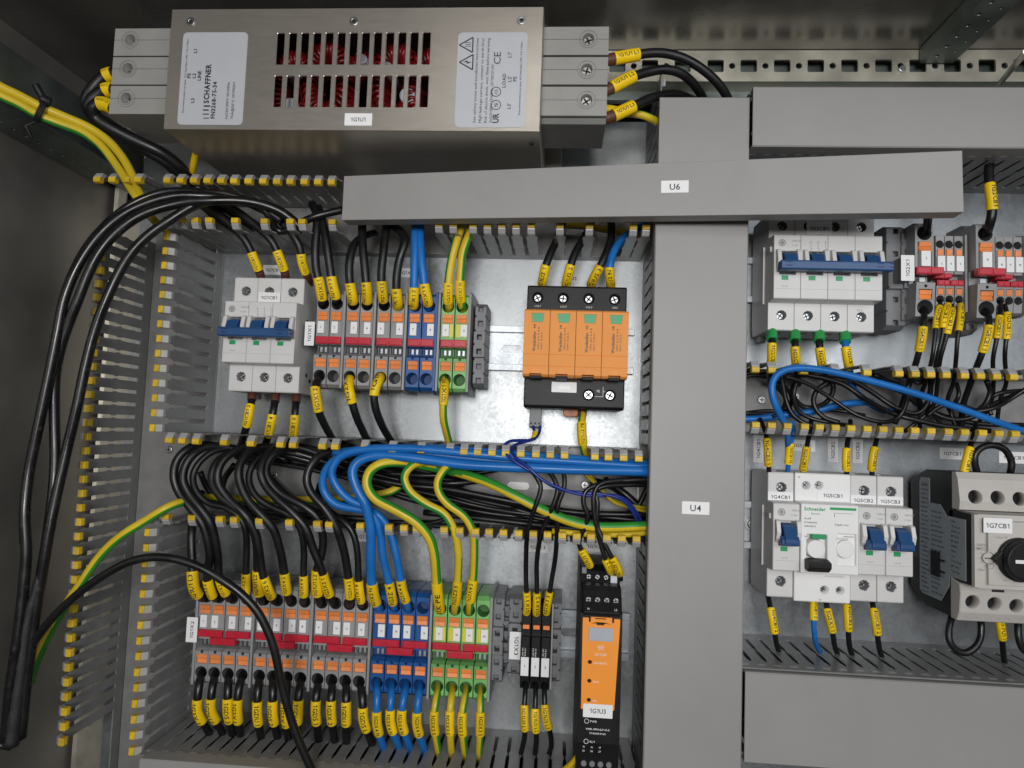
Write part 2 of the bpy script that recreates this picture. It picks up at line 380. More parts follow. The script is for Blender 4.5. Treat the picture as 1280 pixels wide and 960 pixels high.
# perforated cabinet rails
def perf_rail(name,horizontal,c0,c1,b0,b1,z,depth,pitch,start,label,sq):
    mb=MB(); cells=[]; a=start; bc=(b0+b1)/2; edge=c0; k=0
    while a+pitch/3<c1:
        hp=pitch*(.31 if k%2==0 else .19); lo,hi=a-hp,a+hp
        if lo>=c0:
            if edge<lo-1e-3: cells.append((edge,lo,b0,b1,None))
            cells.append((lo,hi,b0,b1, rect_hole(a,bc,sq[0],sq[1],1.2) if k%2==0 else circ(a,bc,2.4))); edge=hi
        a+=pitch/2; k+=1
    cells.append((edge,c1,b0,b1,None))
    f=(lambda a,b:(a,b,z)) if horizontal else (lambda a,b:(b,a,z))
    holed_strip(mb,cells,f)
    bx=(lambda *q: mb.box(*q)) if horizontal else (lambda a0,a1,b0_,b1_,z0,z1: mb.box(b0_,b1_,a0,a1,z0,z1))
    bx(c0,c1,b0-1.5,b0,z-depth,z+.0); bx(c0,c1,b1,b1+1.5,z-depth,z)
    bm_=None
    o=solo(mb,name,[m_perf],(c0,bc,z) if horizontal else (bc,c0,z),label,'cabinet rail')
    bm_=bmesh.new(); bm_.from_mesh(o.data); bmesh.ops.remove_doubles(bm_,verts=bm_.verts,dist=1e-6); bm_.to_mesh(o.data); bm_.free()
    md=o.modifiers.new('s','SOLIDIFY'); md.thickness=.0016; md.offset=-1 if horizontal else 1
    return o
tr=perf_rail('perforated_rail',True,-25,760,272.5,294.0,50,16,24.9,-12.5,'pale perforated steel rail running across the top of the cabinet',(12.3,9.8))
back=MB().box(-20,760,264,271,28,34); back.box(-24,760,273.5,293,36,37.5); back.box(-24,760,281.4,282.6,37.5,38.4); back.obj('inner_strip',m_prof,tr,off=(-25,283.25,50))
x_,y_,_=P(1127,87,50); MB().cyl((x_,y_,50),2.6,2,n=16).obj('rail_screw',m_screw,tr,.3,off=(-25,283.25,50))
lr=perf_rail('perforated_rail',False,-420,240,XL+6,XL+34,-45,12,25,205,'pale perforated upright rail at the left behind the slotted duct',(12,10))
lr2=perf_rail('perforated_rail',False,-420,240,XL+40,XL+54,-48,10,25,192,'narrow dark perforated strip beside the pale upright rail',(9,7)); lr2.data.materials[0]=m_prof
def depth_profile(name,x0,x1,y0,y1,z0,z1,label,side):
    mb=MB().box(x0,x1,y0,y1,z0,z1); cut=MB(); z=z0+10
    while z<z1-8:
        cut.cyl((x0+(x1-x0)*.30,y0-3,z),1.6,10,'y',10); cut.cyl((x0+(x1-x0)*.72,y0-3,z+6),1.1,10,'y',10)
        z+=12.5
    return solo(mb,name,[m_prof],(x0,y0,z0),label,'cabinet frame',None,1.6,cut)
depth_profile('frame_profile',XL+1,XL+46,212,250,-20,300,'dark galvanised frame profile at the upper left under the yellow and green cables',1)
xa=P(1155,105,58)[0]; xb=P(1197,105,58)[0]
fp=depth_profile('frame_profile',xa,xb,284,YT-1,52,400,'dark galvanised frame profile with punched holes at the upper right corner',1)
a=Vector(P(1250,104,60)); b=Vector(P(1283,64,120))
mb=MB(); mb.tube([a,b],2.0,8); solo(mb,'stay_rod',m_perf,tuple(a),'thin slanted steel rod beside the frame profile at the top right corner','rod')

# plate bolts
def bolt(u,v,label,z=0):
    p=P(u,v,z); t=thing('plate_bolt',p,label,'bolt','bolts on the mounting plate')
    MB().ring((0,0,0),2.4,5.6,.9).obj('washer',m_screw,t,.2)
    MB().cyl((0,0,.9),3.6,2.2,n=20,r2=3.0).obj('bolt_head',m_screw,t,.3)
    m=MB(); m.box(-2.1,2.1,-.35,.35,3.1,3.16); m.box(-.35,.35,-2.1,2.1,3.1,3.16); m.obj('cross_slot',m_dark,t)
for u,v,l in ((213,562,'zinc bolt on the bare plate under the left end of the upper left slotted wall'),(344,594,'zinc bolt behind the black wires looping in the middle duct'),
              (571,602,'zinc bolt under the blue cables beside the yellow green loops'),(731,606,'zinc bolt behind the navy wires near the right end of the middle duct'),
              (951,500,'zinc bolt on the duct floor beside the blue cable loop on the right'),(993,496,'small zinc bolt inside the blue loop on the right')):
    bolt(u,v,l)
mb=MB(); 
for u in (648,685): 
    x,y,_=P(u,607,0); mb.prism([(x-6+3*math.cos(t),y+3*math.sin(t)) for t in [math.pi/2+math.pi*i/8 for i in range(9)]]+[(x+6+3*math.cos(t),y+3*math.sin(t)) for t in [-math.pi/2+math.pi*i/8 for i in range(9)]],'z',.2,1.75)
solo(mb,'duct_fixing_slot',m_whit2,P(648,607,0),'pale oval fixing slots in the floor of the middle duct','fixing slot')

# ================================================================== DIN RAILS
def din(x0,x1,yc,label,phase):
    yo=18.5; t=thing('din_rail',(x0,yc,0),label,'din rail','rails that carry the devices')
    mb=MB(); L=x1-x0
    for s in (1,-1):
        mb.box(0,L,s*13.2,s*yo,6.4,7.5); mb.box(0,L,s*13.2,s*14.4,1,6.4); mb.box(0,L,s*(yo-.9),s*yo,5.4,6.4)
    cells=[]; e=0; a=phase
    while a+9<L:
        cells.append((e,a-9,-13.2,13.2,None)) if a-9>e else None
        h=[(a+5.0+3.2*math.cos(t_),3.2*math.sin(t_)) for t_ in [-math.pi/2+math.pi*i/8 for i in range(9)]]+[(a-5.0+3.2*math.cos(t_),3.2*math.sin(t_)) for t_ in [math.pi/2+math.pi*i/8 for i in range(9)]]
        cells.append((a-9,a+9,-13.2,13.2,h)); e=a+9; a+=27
    cells.append((e,L,-13.2,13.2,None))
    holed_strip(mb,cells,lambda a,b:(a,b,2.0)); mb.obj('rail_profile',m_rail,t,.25)
    sh=MB(); a=phase
    while a+9<L: sh.prism([(a+4.6+2.9*math.cos(t_),2.9*math.sin(t_)) for t_ in [-math.pi/2+math.pi*i/8 for i in range(9)]]+[(a-4.6+2.9*math.cos(t_),2.9*math.sin(t_)) for t_ in [math.pi/2+math.pi*i/8 for i in range(9)]],'z',.1,.5); a+=27
    return t
R1,R2,R3,R4=66.2,-161.5,127.5,-69.0
din(-270,60,R1,'zinc rail across the upper left bay behind the orange surge arrester',14)
din(-270,62,R2,'zinc rail across the lower left bay between the terminals and the relay',16)
din(134,400,R3,'zinc rail in the upper right bay behind the four pole breaker',9)
din(134,400,R4,'zinc rail in the lower right bay behind the single pole breakers',9)

bolt(1152,669,'zinc bolt on the rail right of the single pole breakers',2)
bolt(939,655,'zinc bolt on the rail beside the upright duct cover on the right',2)
# ================================================================== WIRING DUCTS
H=78.0
def finger_poly(w=4.05,nk=2.9): return [(-w,12),(-w,36),(-w-.75,38),(-w-.75,41.5),(-w,43.5),(-w,61),(-w-.6,63),(-w-.6,65),(-nk,68.5),(-nk,71.5),(nk,71.5),(nk,68.5),(w+.6,65),(w+.6,63),(w,61),(w,43.5),(w+.75,41.5),(w+.75,38),(w,36),(w,12)]
_tips={}
def tip_mesh(ax,inw):
    if (ax,inw) not in _tips:
        mb=MB(); prof=[(3.0*inw,72.6),(7.4*inw,72.9),(7.8*inw,75.2),(7.2*inw,78.0),(3.4*inw,78.0)]
        hw=2.75
        if ax=='y': mb.prism(prof,'x',-hw,hw)        # prism poly in (y,z)
        else: mb.prism(prof,'y',-hw,hw)
        o=mb.obj('finger_tip',m_ytip,None,.5); me=o.data; bpy.data.objects.remove(o); _tips[(ax,inw)]=me
    return _tips[(ax,inw)]
def duct_wall(t,base,ax,c,a0,a1,fingers,inw,lidded=False,tips=True,fw=4.05,th=1.1,name='slotted_wall'):
    """wall plane at ax=c, running from a0 to a1 along the other axis; tips bend by inw towards the duct"""
    mb=MB()
    def Pz(q,o0,o1):                                   # polygon in (along, z) extruded through the thickness
        if ax=='y': mb.prism(q,'y',c+o0,c+o1)          # (x,z)
        else: mb.prism(q,'x',c+o0,c+o1)                # (y,z)
    Pz([(a0,0),(a1,0),(a1,12.4),(a0,12.4)],-th/2,th/2)
    for a in fingers:
        Pz([(a+p,z) for p,z in finger_poly(fw)],-th/2+.05,th/2-.05)
        if tips or not lidded:
            nk=2.8; pr=[(c-inw*.6,71),(c+inw*.6,70.4),(c+inw*3.4,73.0),(c+inw*3.6,76.8),(c+inw*2.6,77.2),(c-inw*.7,74.5)]
            if ax=='y': mb.prism(pr,'x',a-nk,a+nk,1)
            else: mb.prism(pr,'y',a-nk,a+nk,1)
    if lidded: Pz([(a0,66),(a1,66),(a1,80),(a0,80)],-th/2,th/2)
    mb.obj(name,[m_duct,m_head],t,.3,off=base,seg=1)
    if tips and not lidded:
        for a in fingers:
            o=bpy.data.objects.new('finger_tip',tip_mesh(ax,inw)); COL.objects.link(o); o.parent=t
            p=(a,c,0) if ax=='y' else (c,a,0); o.location=W((p[0]-base[0],p[1]-base[1],0+random.uniform(-.4,.4)))
            md=o.modifiers.new('bevel','BEVEL'); md.width=.0004; md.segments=1
def floor(t,base,x0,x1,y0,y1): MB().box(x0,x1,y0,y1,.3,1.7).obj('duct_floor',m_duct,t,off=base)
DL='wiring ducts on the plate'
def px(us,v,z=H): return [P(u,v,z)[0] for u in us]
def fr(a,b,step):
    out=[]; n=int(abs(b-a)/step)
    return [a+(b-a)*i/n for i in range(n+1)]
# left upright duct
b=(-325,0,0); t=thing('wiring_duct',b,'tall grey slotted duct standing at the far left with yellow finger tips','wiring duct',DL)
duct_wall(t,b,'x',-356,-300,150,fr(140,-238,10.45),1,fw=3.7)
duct_wall(t,b,'x',-294,-20,150,fr(135.3,-9,10.45),-1)
duct_wall(t,b,'x',-292.5,-300,-78,fr(-85.6,-241,10.4),-1)
floor(t,b,-355,-293,-300,142)
# top duct
b=(-100,165,0); t=thing('wiring_duct',b,'grey slotted duct across the top of the upper left bay under the loose cover','wiring duct',DL)
duct_wall(t,b,'y',184,-360,66,px((121,140,157,172,208,225,242,259,276,292,310,328.5,345.5,362.5,380,397,414),217),-1)
duct_wall(t,b,'y',143,-292,64,px((207,224,242,259.5,292.5,329,361.5,376.5,414.5,548,566,591,609,627,645,664,700,737,792,808),283),1)
floor(t,b,-355,66,143.8,183.2)
# middle left duct
b=(-100,-45,0); t=thing('wiring_duct',b,'grey slotted duct between the two left bays filled with black and blue cables','wiring duct',DL)
duct_wall(t,b,'y',-12.5,-292,64,px((209.5,226,243,278,312,349,365,402,418,455,490,526,562,580,597,615,632,651,670,688,706,744,761,780,799),560),-1)
duct_wall(t,b,'y',-79,-291,64,px((188,204,237,272,290,322,359.5,395,410,449,485,504,520,554.5,574,594,611,629,648,666.5,684.5,703,721,739,759,777.5,796),668),1)
floor(t,b,-293,66,-79,-12.5)
# bottom left duct
b=(-100,-262,0); t=thing('wiring_duct',b,'covered grey slotted duct along the bottom of the lower left bay','wiring duct',DL)
duct_wall(t,b,'y',-242,-291,64,fr(-286,60,10.45),-1,lidded=True); duct_wall(t,b,'y',-302,-291,64,fr(-286,60,10.45),1,lidded=True)
floor(t,b,-292,66,-301,-243)
# central upright duct
b=(97,0,0); t=thing('wiring_duct',b,'tall covered grey duct between the left and right bays','wiring duct',DL)
for y0,y1 in ((186,262),(-10,143),(-300,-80)):
    duct_wall(t,b,'x',67,y0,y1,fr(y1-6,y0+6,10.45),1,lidded=True)
for y0,y1 in ((52,200),(-155,4)):
    duct_wall(t,b,'x',127,y0,y1,fr(y1-6,y0+6,10.45),-1,lidded=True)
floor(t,b,67,127,-300,262)
# right ducts
b=(250,28,0); t=thing('wiring_duct',b,'grey slotted duct between the two right bays with looping black and blue cables','wiring duct',DL)
duct_wall(t,b,'y',53,129,400,px((945,965.5,1006,1045,1084.5,1124.5,1145,1164.7,1184,1207,1226.5,1247,1268,1290,1312),464),-1)
duct_wall(t,b,'y',3.5,129,400,px((945,965,985,1006.5,1025,1045,1065,1085,1105,1125,1145,1165,1187,1207,1229,1250,1270,1291,1312),537),1)
floor(t,b,129,400,3.5,53)
b=(250,-186,0); t=thing('wiring_duct',b,'covered grey slotted duct along the bottom of the lower right bay','wiring duct',DL)
duct_wall(t,b,'y',-156,129,400,fr(134,394,10.45),-1,lidded=True); duct_wall(t,b,'y',-216,129,400,fr(134,394,10.45),1,lidded=True)
floor(t,b,129,400,-216,-156)
b=(250,226,0); t=thing('wiring_duct',b,'covered grey slotted duct along the top of the right bay below the perforated rail','wiring duct',DL)
duct_wall(t,b,'y',204.5,129,400,fr(134,394,10.45),1,lidded=True); duct_wall(t,b,'y',246,129,400,fr(134,394,10.45),-1,lidded=True)
floor(t,b,129,400,204.5,246)

# ------------------------------------------------------------------ covers
def cover(name,x0,x1,y0,y1,z,label,ends=True):
    c=((x0+x1)/2,(y0+y1)/2,z); t=thing(name,c,label,'duct cover','covers of the wiring ducts')
    X,Y=(x1-x0)/2,(y1-y0)/2
    mb=MB(); pr=lambda s:None
    if (y1-y0)>(x1-x0):      # upright: profile in (x,z)
        mb.prism([(-X,-13),(-X,-.8),(-X+.8,0),(X-.8,0),(X,-.8),(X,-13),(X-1.3,-13),(X-1.3,-1.6),(-X+1.3,-1.6),(-X+1.3,-13)],'y',-Y,Y)
    else:
        mb.prism([(-Y,-13),(-Y,-.8),(-Y+.8,0),(Y-.8,0),(Y,-.8),(Y,-13),(Y-1.3,-13),(Y-1.3,-1.6),(-Y+1.3,-1.6),(-Y+1.3,-13)],'x',-X,X)
    mb.obj('cover_profile',m_lid,t,.35); return t
def card(t,name,c,wd,ht,txt,size,rot=0,wid=None,mat_=None,th=.25,ink=None):
    """white adhesive label with its lettering; c relative to t"""
    mb=MB(); X,Y=wd/2,ht/2; r=min(.5,X,Y); pts=[]
    for sx,sy,a in ((1,1,0),(-1,1,1),(-1,-1,2),(1,-1,3)):
        for k in range(3):
            q=math.pi/2*(a+k/2); pts.append((c[0]+sx*(X-r)+r*math.cos(q),c[1]+sy*(Y-r)+r*math.sin(q)))
    mb.prism(pts,'z',c[2],c[2]+th); o=mb.obj(name,mat_ or m_card,t)
    if txt:
        m=MB()
        for (s,dx,dy,sz,wi,rt) in (txt if isinstance(txt,list) else [(txt,0,0,size,wid,rot)]):
            m.text(s,(c[0]+dx,c[1]+dy,c[2]+th),sz,rt,0,wi)
        m.obj('lettering',ink or m_ink,o)
    return o
t=cover('duct_cover',64.5,129.5,-300,180,83,'long upright grey duct cover marked U4 between the left and right bays')
x,y,_=P(869.5,635,83); card(t,'name_label',(x-97,y+60,0),18.6,8.6,'U4',6.2)
# two small scuffs
cover('duct_cover',65.5,128.8,182,241.5,84.0,'short grey duct cover at the top of the upright duct above the slanted cover')
cover('duct_cover',130,460,203.8,247.2,88,'long grey duct cover under the perforated rail at the top right')
cover('duct_cover',131,460,-216.5,-157.2,84,'long grey duct cover at the bottom of the right bay')
cover('duct_cover',-286,62,-303,-241.2,86,'grey duct cover whose edge shows along the bottom of the lower left bay')
# loose, slanted cover U6
A,B_,C_=[Vector(P(*q)) for q in ((427,275,89),(1205,265,120),(1203,188,120))]
nn=(B_-A).cross(C_-A).normalized(); lo,hi=40,140
for _ in range(30):
    zz=(lo+hi)/2; D_=Vector(P(430,220,zz))
    if (D_-A).dot(nn)>0: hi=zz
    else: lo=zz
c0=(A+B_+C_+D_)/4; t=thing('duct_cover',tuple(c0),'loose slanted grey duct cover marked U6 lying across the top of both bays','duct cover','covers of the wiring ducts')
A,B_,C_,D_=[q-c0 for q in (A,B_,C_,D_)]
nn=(B_-A).cross(D_-A).normalized(); up=(D_-A).normalized()
mb=MB(); mb.quad_slab(A,B_,C_,D_,1.6)
for p,q,s in ((A,B_,1),(D_,C_,-1)):
    o1=up*(1.4*s); v=[p-nn*1.2,q-nn*1.2,q-nn*13,p-nn*13]; v=v+[k+o1 for k in v]
    mb.add(v,[(0,1,2,3),(7,6,5,4),(0,4,5,1),(1,5,6,2),(2,6,7,3),(3,7,4,0)])
mb.obj('cover_profile',m_lid,t,.4)
ex=(B_-A).normalized(); ey=nn.cross(ex)
def on_lid(u,v):            # point of the slanted cover plane under a measured point
    lo,hi=60,140
    for _ in range(30):
        z=(lo+hi)/2; p=Vector(P(u,v,z))-c0
        if (p-A).dot(nn)>0: hi=z
        else: lo=z
    return p
def lid_card(u,v,wd,ht,txt,size):
    p=on_lid(u,v)+nn*.15; m=MB()
    q=[p+ex*sx*wd/2+ey*sy*ht/2 for sx,sy in ((-1,-1),(1,-1),(1,1),(-1,1))]
    m.quad_slab(*[k+nn*.25 for k in q],.2); o=m.obj('name_label',m_card,t)
    vs,fs,w_,_h=glyphs(txt,.012); m=MB(); m.add([p+ex*((x-w_/2)*size)+ey*((y-.36)*size)+nn*.33 for x,y in vs],fs,0); m.obj('lettering',m_ink,o)
lid_card(843.5,233.5,18.2,8.4,'U6',6.0)
ORD=['first','second','third','fourth','fifth','sixth','seventh','eighth','ninth','tenth','eleventh','twelfth','thirteenth','fourteenth','fifteenth','sixteenth','seventeenth','eighteenth','nineteenth','twentieth']
# ================================================================== DEVICES
def screw_part(t,c,r=2.3,name='screw',rot=.5,slots='+',m=None):
    o=MB().cyl((0,0,-1.6),r,1.5,n=18,r2=r*.93).obj(name,m or m_screw,t,.2); o.location=W(c)
    mb=MB(); ca,sa=math.cos(rot),math.sin(rot)
    def bar(l,w_,ang):
        a,b_=math.cos(ang),math.sin(ang)
        q=[(sx*l*a-sy*w_*b_, sx*l*b_+sy*w_*a) for sx,sy in ((-1,-1),(1,-1),(1,1),(-1,1))]; mb.prism(q,'z',-.09,-.04)
    bar(r*.8,r*.16,rot)
    if slots=='+': bar(r*.8,r*.16,rot+math.pi/2)
    mb.obj('screw_slot',m_dark,o); return o
def device_label(t,c,wd,ht,txt,size,**k): return card(t,'name_label',c,wd,ht,txt,size,**k)
def logo(mb,x,y,z,r,mi=0):
    mb.ring((x,y,z),r*.72,r,.06,24,mi); mb.ring((x,y,z),r*.02,r*.55,.05,20,mi); mb.box(x-r*.08,x+r*.08,y-r,y+r,z+.01,z+.07,mi)
def breaker(pos,n,pitch,label,ztab,joined=True,rz=0,group=None,printed=True):
    """miniature circuit breaker, n poles"""
    t=thing('circuit_breaker',pos,label,'circuit breaker',group,rz); Wd=n*pitch; X=Wd/2
    prof=[(-45,10),(-45,49),(-44.4,50),(-24.5,50),(-23.6,62.4),(-23,63),(23,63),(23.6,62.4),(24.5,50),(44.4,50),(45,49),(45,10),(38,7.8),(-38,7.8)]
    mb=MB(); cut=MB()
    for i in range(n):
        x0=-X+i*pitch; g=.12
        mb.prism(prof,'x',x0+g,x0+pitch-g); xc=x0+pitch/2+.4
        for y in (34.0,-33.5): cut.cyl((xc,y,42),3.5,12,n=20,mi=1)
        cut.box(xc-5.9,xc+5.9,-6,11.5,54,70)       # toggle window
        for y in (-52,52): cut.box(xc-4.4,xc+4.4,y-8.5,y+8.5,24,40)
    mb.obj('housing',[m_white,m_gdark],t,.45,cut,seg=1)  # second colour paints the shade inside the screw wells
    for i in range(n):
        xc=-X+(i+.5)*pitch+.4
        for y in (34.0,-33.5): screw_part(t,(xc,y,46.2),2.5,rot=random.uniform(0,3))
        # white toggle cheeks and the blue toggle
        m=MB()
        for s in (-1,1): m.prism([(-4,56),(12,56),(12.6,63.6),(11.4,66.6),(4,68.6),(-1,67),(-4,63)],'x',xc+s*7.1-1.5,xc+s*7.1+1.5)
        m.obj('toggle_frame',m_white,t,.4)
        m=MB().prism([(-3.5,55),(9.2,55),(9.8,63),(8,68.5),(0,73.5),(-3.2,73.5)],'x',xc-4.3,xc+4.3); m.obj('toggle',m_tog,t,.6)
        m=MB().box(xc-4.4,xc+.4,-9.9,-6.6,62.9,63.25); o=m.obj('status_window',m_ggreen,t,.1)
    if joined:
        m=MB(); m.prism([(-4.6,66.5),(-4.9,74),(-4.2,75.4),(1.2,75.4),(2.0,74.2),(2.0,66.5)],'x',-X+1.6,X+(.6 if n==3 else 2.2))
        o=m.obj('handle_tie',m_tog,t,.5)
        m=MB()
        for x in (-X+4.5,X-9,X-1): m.box(x,x+4.6,-2.4,-1.9,75.42,75.5); m.box(x,x+4.6,.1,.5,75.42,75.5)
        m.obj('tie_grooves',m_black,o)
    else:
        m=MB().prism([(-4.9,62),(-5.1,70.6),(-4.2,72),(-.6,72),(1.6,70),(1.6,62)],'x',-X+3.4,X-3.0); m.obj('toggle_lip',m_tog,t,.5)
    # print
    m=MB(); logo(m,-X+5.8,17.5,63,2.6)
    m.text('1492-SP',(-X+12.6,19,63),1.9,0,0,align='L'); m.text('C 25A',(-X+12.6,15.6,63),1.6,0,0,align='L')
    if n>1:
        for k in range(3):
            xx=-X+26+k*5.2
            m.box(xx,xx+.3,5.5,18,63.02,63.07); m.box(xx-1,xx+1.2,18,18.3,63.02,63.07); m.box(xx-1,xx+.3,11,11.3,63.02,63.07); m.box(xx+.3,xx+1.6,13,13.3,63.02,63.07)
            m.text(str(2*k+1),(xx,19.5,63),1.2)
        m.box(-X+22,-X+36,8.0,8.2,63.02,63.07)
        m.text('230/400V~',(-X+6,11,63),1.1,0,0,align='L'); m.text('6000',(-X+6,8,63),1.1,0,0,align='L')
    m.text('ON OFF',(-X+8,-14.5,63),1.2,0,0); m.box(-X+1,X-1,-16.5,-16.35,63.02,63.05)
    m.obj('printing',m_inkg,t)
    # joints between the poles
    m=MB(); m.box(-X-1.2,-X+.1,12,16,52,58); m.box(-X-1.2,-X+.1,-24,20,40,41)
    m.obj('side_clip',m_white,t,.3)
    mr=MB(); mr.cyl((X-.1,12,40),2.0,.35,'x',14); mr.cyl((X-.1,-30,36),1.6,.35,'x',14); mr.cyl((X-.1,-34,28),1.6,.35,'x',14); mr.obj('rivet',m_dark,t)
    if ztab: MB().box(-X+3,-X+9,-49.5,-44.8,9,16).obj('rail_catch',m_gdark,t,.4)
    return t
x0,x1=P(287,420,50)[0],P(379,420,50)[0]
t=breaker(((x0+x1)/2,66.3,0),3,18.8,'white three pole breaker with joined blue toggles labelled 1G1CB1 in the upper left bay',1)
p=P(336.5,372,50.3); device_label(t,(p[0]-t.location[0]/S,p[1]-66.3,50.05),17.5,8.2,'1G1CB1',3.6,wid=13.5)
x0,x1=P(961,370,50)[0],P(1091,370,50)[0]
t=breaker(((x0+x1)/2+.2,125,0),4,19.15,'white four pole breaker with joined blue toggles labelled 1G2CB1 in the upper right bay',1)
p=P(1030,277,50.3); device_label(t,(-1.5,33.5,50.05),18.5,11,[('1G2CB1',0,-1.2,3.6,14,0)],3.6)
m=MB(); m.text('N 2',(28,-28.5,50),2.4); m.obj('printing',m_inkg,t)
singles=[(945+14.6+8,'1G4CB1','white single pole breaker labelled 1G4CB1, leftmost in the lower right bay'),
         (1079.5,'1G5CB2','white single pole breaker labelled 1G5CB2 right beside the wide green striped breaker'),
         (1113,'1G5CB3','white single pole breaker labelled 1G5CB3, nearest to the black motor breaker')]
SB=[]
for u,tx,l in singles:
    x=P(u,610,50)[0]
    if u<970: x=P(976,610,50)[0]
    t=breaker((x,-69.5,0),1,18.6,l,0,joined=False,group='single pole breakers in the lower right bay'); SB.append(t)
    device_label(t,(-.2,27.0,50.05),18.0,7.4,tx,3.5,wid=14)
# ---- wide residual current breaker
xL,xR=P(993,610,50)[0],P(1062.5,610,50)[0]; RX=(xL+xR)/2
t=thing('residual_current_breaker',(RX,-69.5,0),'wide bright white breaker with a green stripe and black lever labelled 1G5CB1','circuit breaker'); X=(xR-xL)/2
mb=MB(); mb.prism([(-47,10),(-47,50),(-46.4,51),(-25,51),(-24.2,64),(24.2,64),(25,51),(44.6,51),(45.2,50),(45.2,10),(38,7.8),(-38,7.8)],'x',-X,X)
cut=MB()
for x,y in ((-X+8,36.2),(-X+17,36.6),(X-18,-38),(X-7,-38)): cut.cyl((x,y,44),2.9,12,n=18)
cut.box(-X+4,-1.5,-18,3,59,70); cut.box(X-14,X-1.5,-18,4,62.2,70)
mb.obj('housing',m_whit2,t,.5,cut,seg=1)
for x,y in ((-X+8,36.2),(-X+17,36.6),(X-18,-38),(X-7,-38)): screw_part(t,(x,y,47.8),2.2,rot=random.uniform(0,3))
m=MB().cyl((-X+10,-7,59),7.2,7,n=28,r2=6.2); m.obj('lever_hub',m_whit2,t,.5)
m=MB().prism([(-21,60),(-22,70),(-19,74),(-15,74),(-13.5,68),(-14,60)],'x',-X+2.5,-2.0); m.obj('lever',m_black,t,.8)
m=MB().cyl((X-9,-6.5,62.2),6.6,2.6,n=28,r2=6.0); m.obj('test_button',m_whit2,t,.5)
m=MB(); m.box(-X+6.5,-3.5,.2,3.4,64.6,67.2); m.obj('status_window',m_ggreen,t,.4)
m=MB(); m.box(X-19.5,X-1.5,20.6,22.4,64,64.15); m.text('Schneider',(-X+2,20.8,64),3.4,0,0,wid=15,align='L',bold=.035); m.text('Electric',(-X+7,17.5,64),1.9,0,0,align='L'); m.obj('green_printing',m_inkgr,t)
m=MB(); m.text('Acti9',(-X+2,14,64),2.0,0,0,align='L'); m.text('iCV40N B13',(-X+2,11.2,64),1.7,0,0,align='L'); m.text('A9DG3613',(-X+2,8.6,64),1.7,0,0,align='L'); m.text('Regular test',(X-16,10.5,64),1.7,0,0,align='L')
m.box(X-16.5,X-3,18.3,18.5,64.02,64.07); m.box(X-16.5,X-16.2,15.5,18.5,64.02,64.07); m.text('TEST',(-X+2,-.6+2,64),1.2,0,0,align='L'); m.text('N',(-X+3,42,51),1.9); m.text('N',(X-21,-45,51),1.6)
m.box(X-10,X-3,2.2,2.5,64.02,64.07); m.obj('printing',m_ink,t)
m=MB(); m.box(-X+8,-X+17,-.8+1,1.8,64,64.4); m.box(X-15,X-7,-.8+1,1.4,64,64.4); m.box(X-18,X-5,-28.5,-27.5,51,51.3); m.obj('button_bar',m_white,t,.2)
device_label(t,(X-12.5,29.6,51.05),22,7.2,'1G5CB1',3.5,wid=14)

# ---- feed-through terminals
def hole_cyl(cut,x,y,r,d=9,mi=0): cut.cyl((x,y,52-d),r*.86,d+2,n=20,mi=mi,r2=r)
def make_terminal(bm,name='feed_terminal'):
    t=thing(name,(0,0,0),None,'terminal block')
    mb=MB(); X=5.0; prof=[(-37,8),(-38.4,40),(-37.5,47.5),(-35,51),(-12.5,52),(-11,48.5),(-10.4,44),(-4.6,44),(-4,50),(35,51),(37.5,47.5),(38.4,40),(37,8)]
    mb.prism(prof,'x',-X,X); cut=MB()
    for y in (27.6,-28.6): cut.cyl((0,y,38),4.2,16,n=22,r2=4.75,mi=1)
    cut.box(-4.0,4.0,14.8,21.6,47,56); cut.box(-4.0,4.0,-21.8,-15,47,56); cut.cyl((0,-12.9-.2,48),1.15,6,n=12,mi=1)
    cut.box(-4.3,4.3,4.2,14.2,49.6,56)
    mb.obj('housing',bm,t,.28,cut,seg=1)
    MB().box(-4.5,4.5,-10.3,-4.7,44,44.5).obj('channel',bm[1],t)  # dark insert in the hole colour, paints shade on the channel bottom
    for y0 in (14.9,-21.7):
        m=MB(); m.prism([(y0,47),(y0,51.2),(y0+3.1,50.6),(y0+3.5,51.3),(y0+6.6,51.8),(y0+6.6,47)],'x',-3.9,3.9)
        m.obj('release_lever',m_or,t,.25,seg=1)
    m=MB(); m.box(-2.6,-.9,-9.4,-5.6,44.5,45.1); m.box(.9,2.6,-9.4,-5.6,44.5,45.1); m.obj('test_contact',m_rail,t)
    return t
def number_tag(t,x,num,y0=4.6,y1=14.0,z=51.3,hw=2.6):
    o=MB().box(x-hw,x+hw,y0,y1,49.6,z).obj('marker_tag',m_card,t,.2,seg=1)
    if num: MB().text(num,(x,(y0+y1)/2,z),2.4 if len(num)<2 else 2.1).obj('lettering',m_ink,o)
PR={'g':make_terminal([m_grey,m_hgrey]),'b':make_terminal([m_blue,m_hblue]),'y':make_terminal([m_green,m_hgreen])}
yb=MB()
yb.box(-4.3,0,4.2,14.2,49.6,50.35); yb.box(1.6,4.3,4.2,14.2,49.6,50.3)
yb.obj('yellow_marking',m_ygt,PR['y'],.1)
used=set()
def place_terminal(kind,x,y,num,label,group):
    if kind not in used: r=PR[kind]; r.location=W((x,y,0)); used.add(kind)
    else: r=dup(PR[kind],(x,y,0),skip=('marker_tag','lettering'))
    r['label']=label; r['group']=group
    return r
def plate_(x,y,label,ht=39.5,wd=.9,z=52.6,m=None,grp='partition plates between terminals'):
    return solo((MB().prism([(y-ht,9),(y-ht-.6,42),(y-ht+2,z),(y+ht-2,z),(y+ht+.6,42),(y+ht,9)],'x',x-wd,x+wd)),'end_plate',m or m_grey,(x,y,0),label,'end plate',grp,.2)
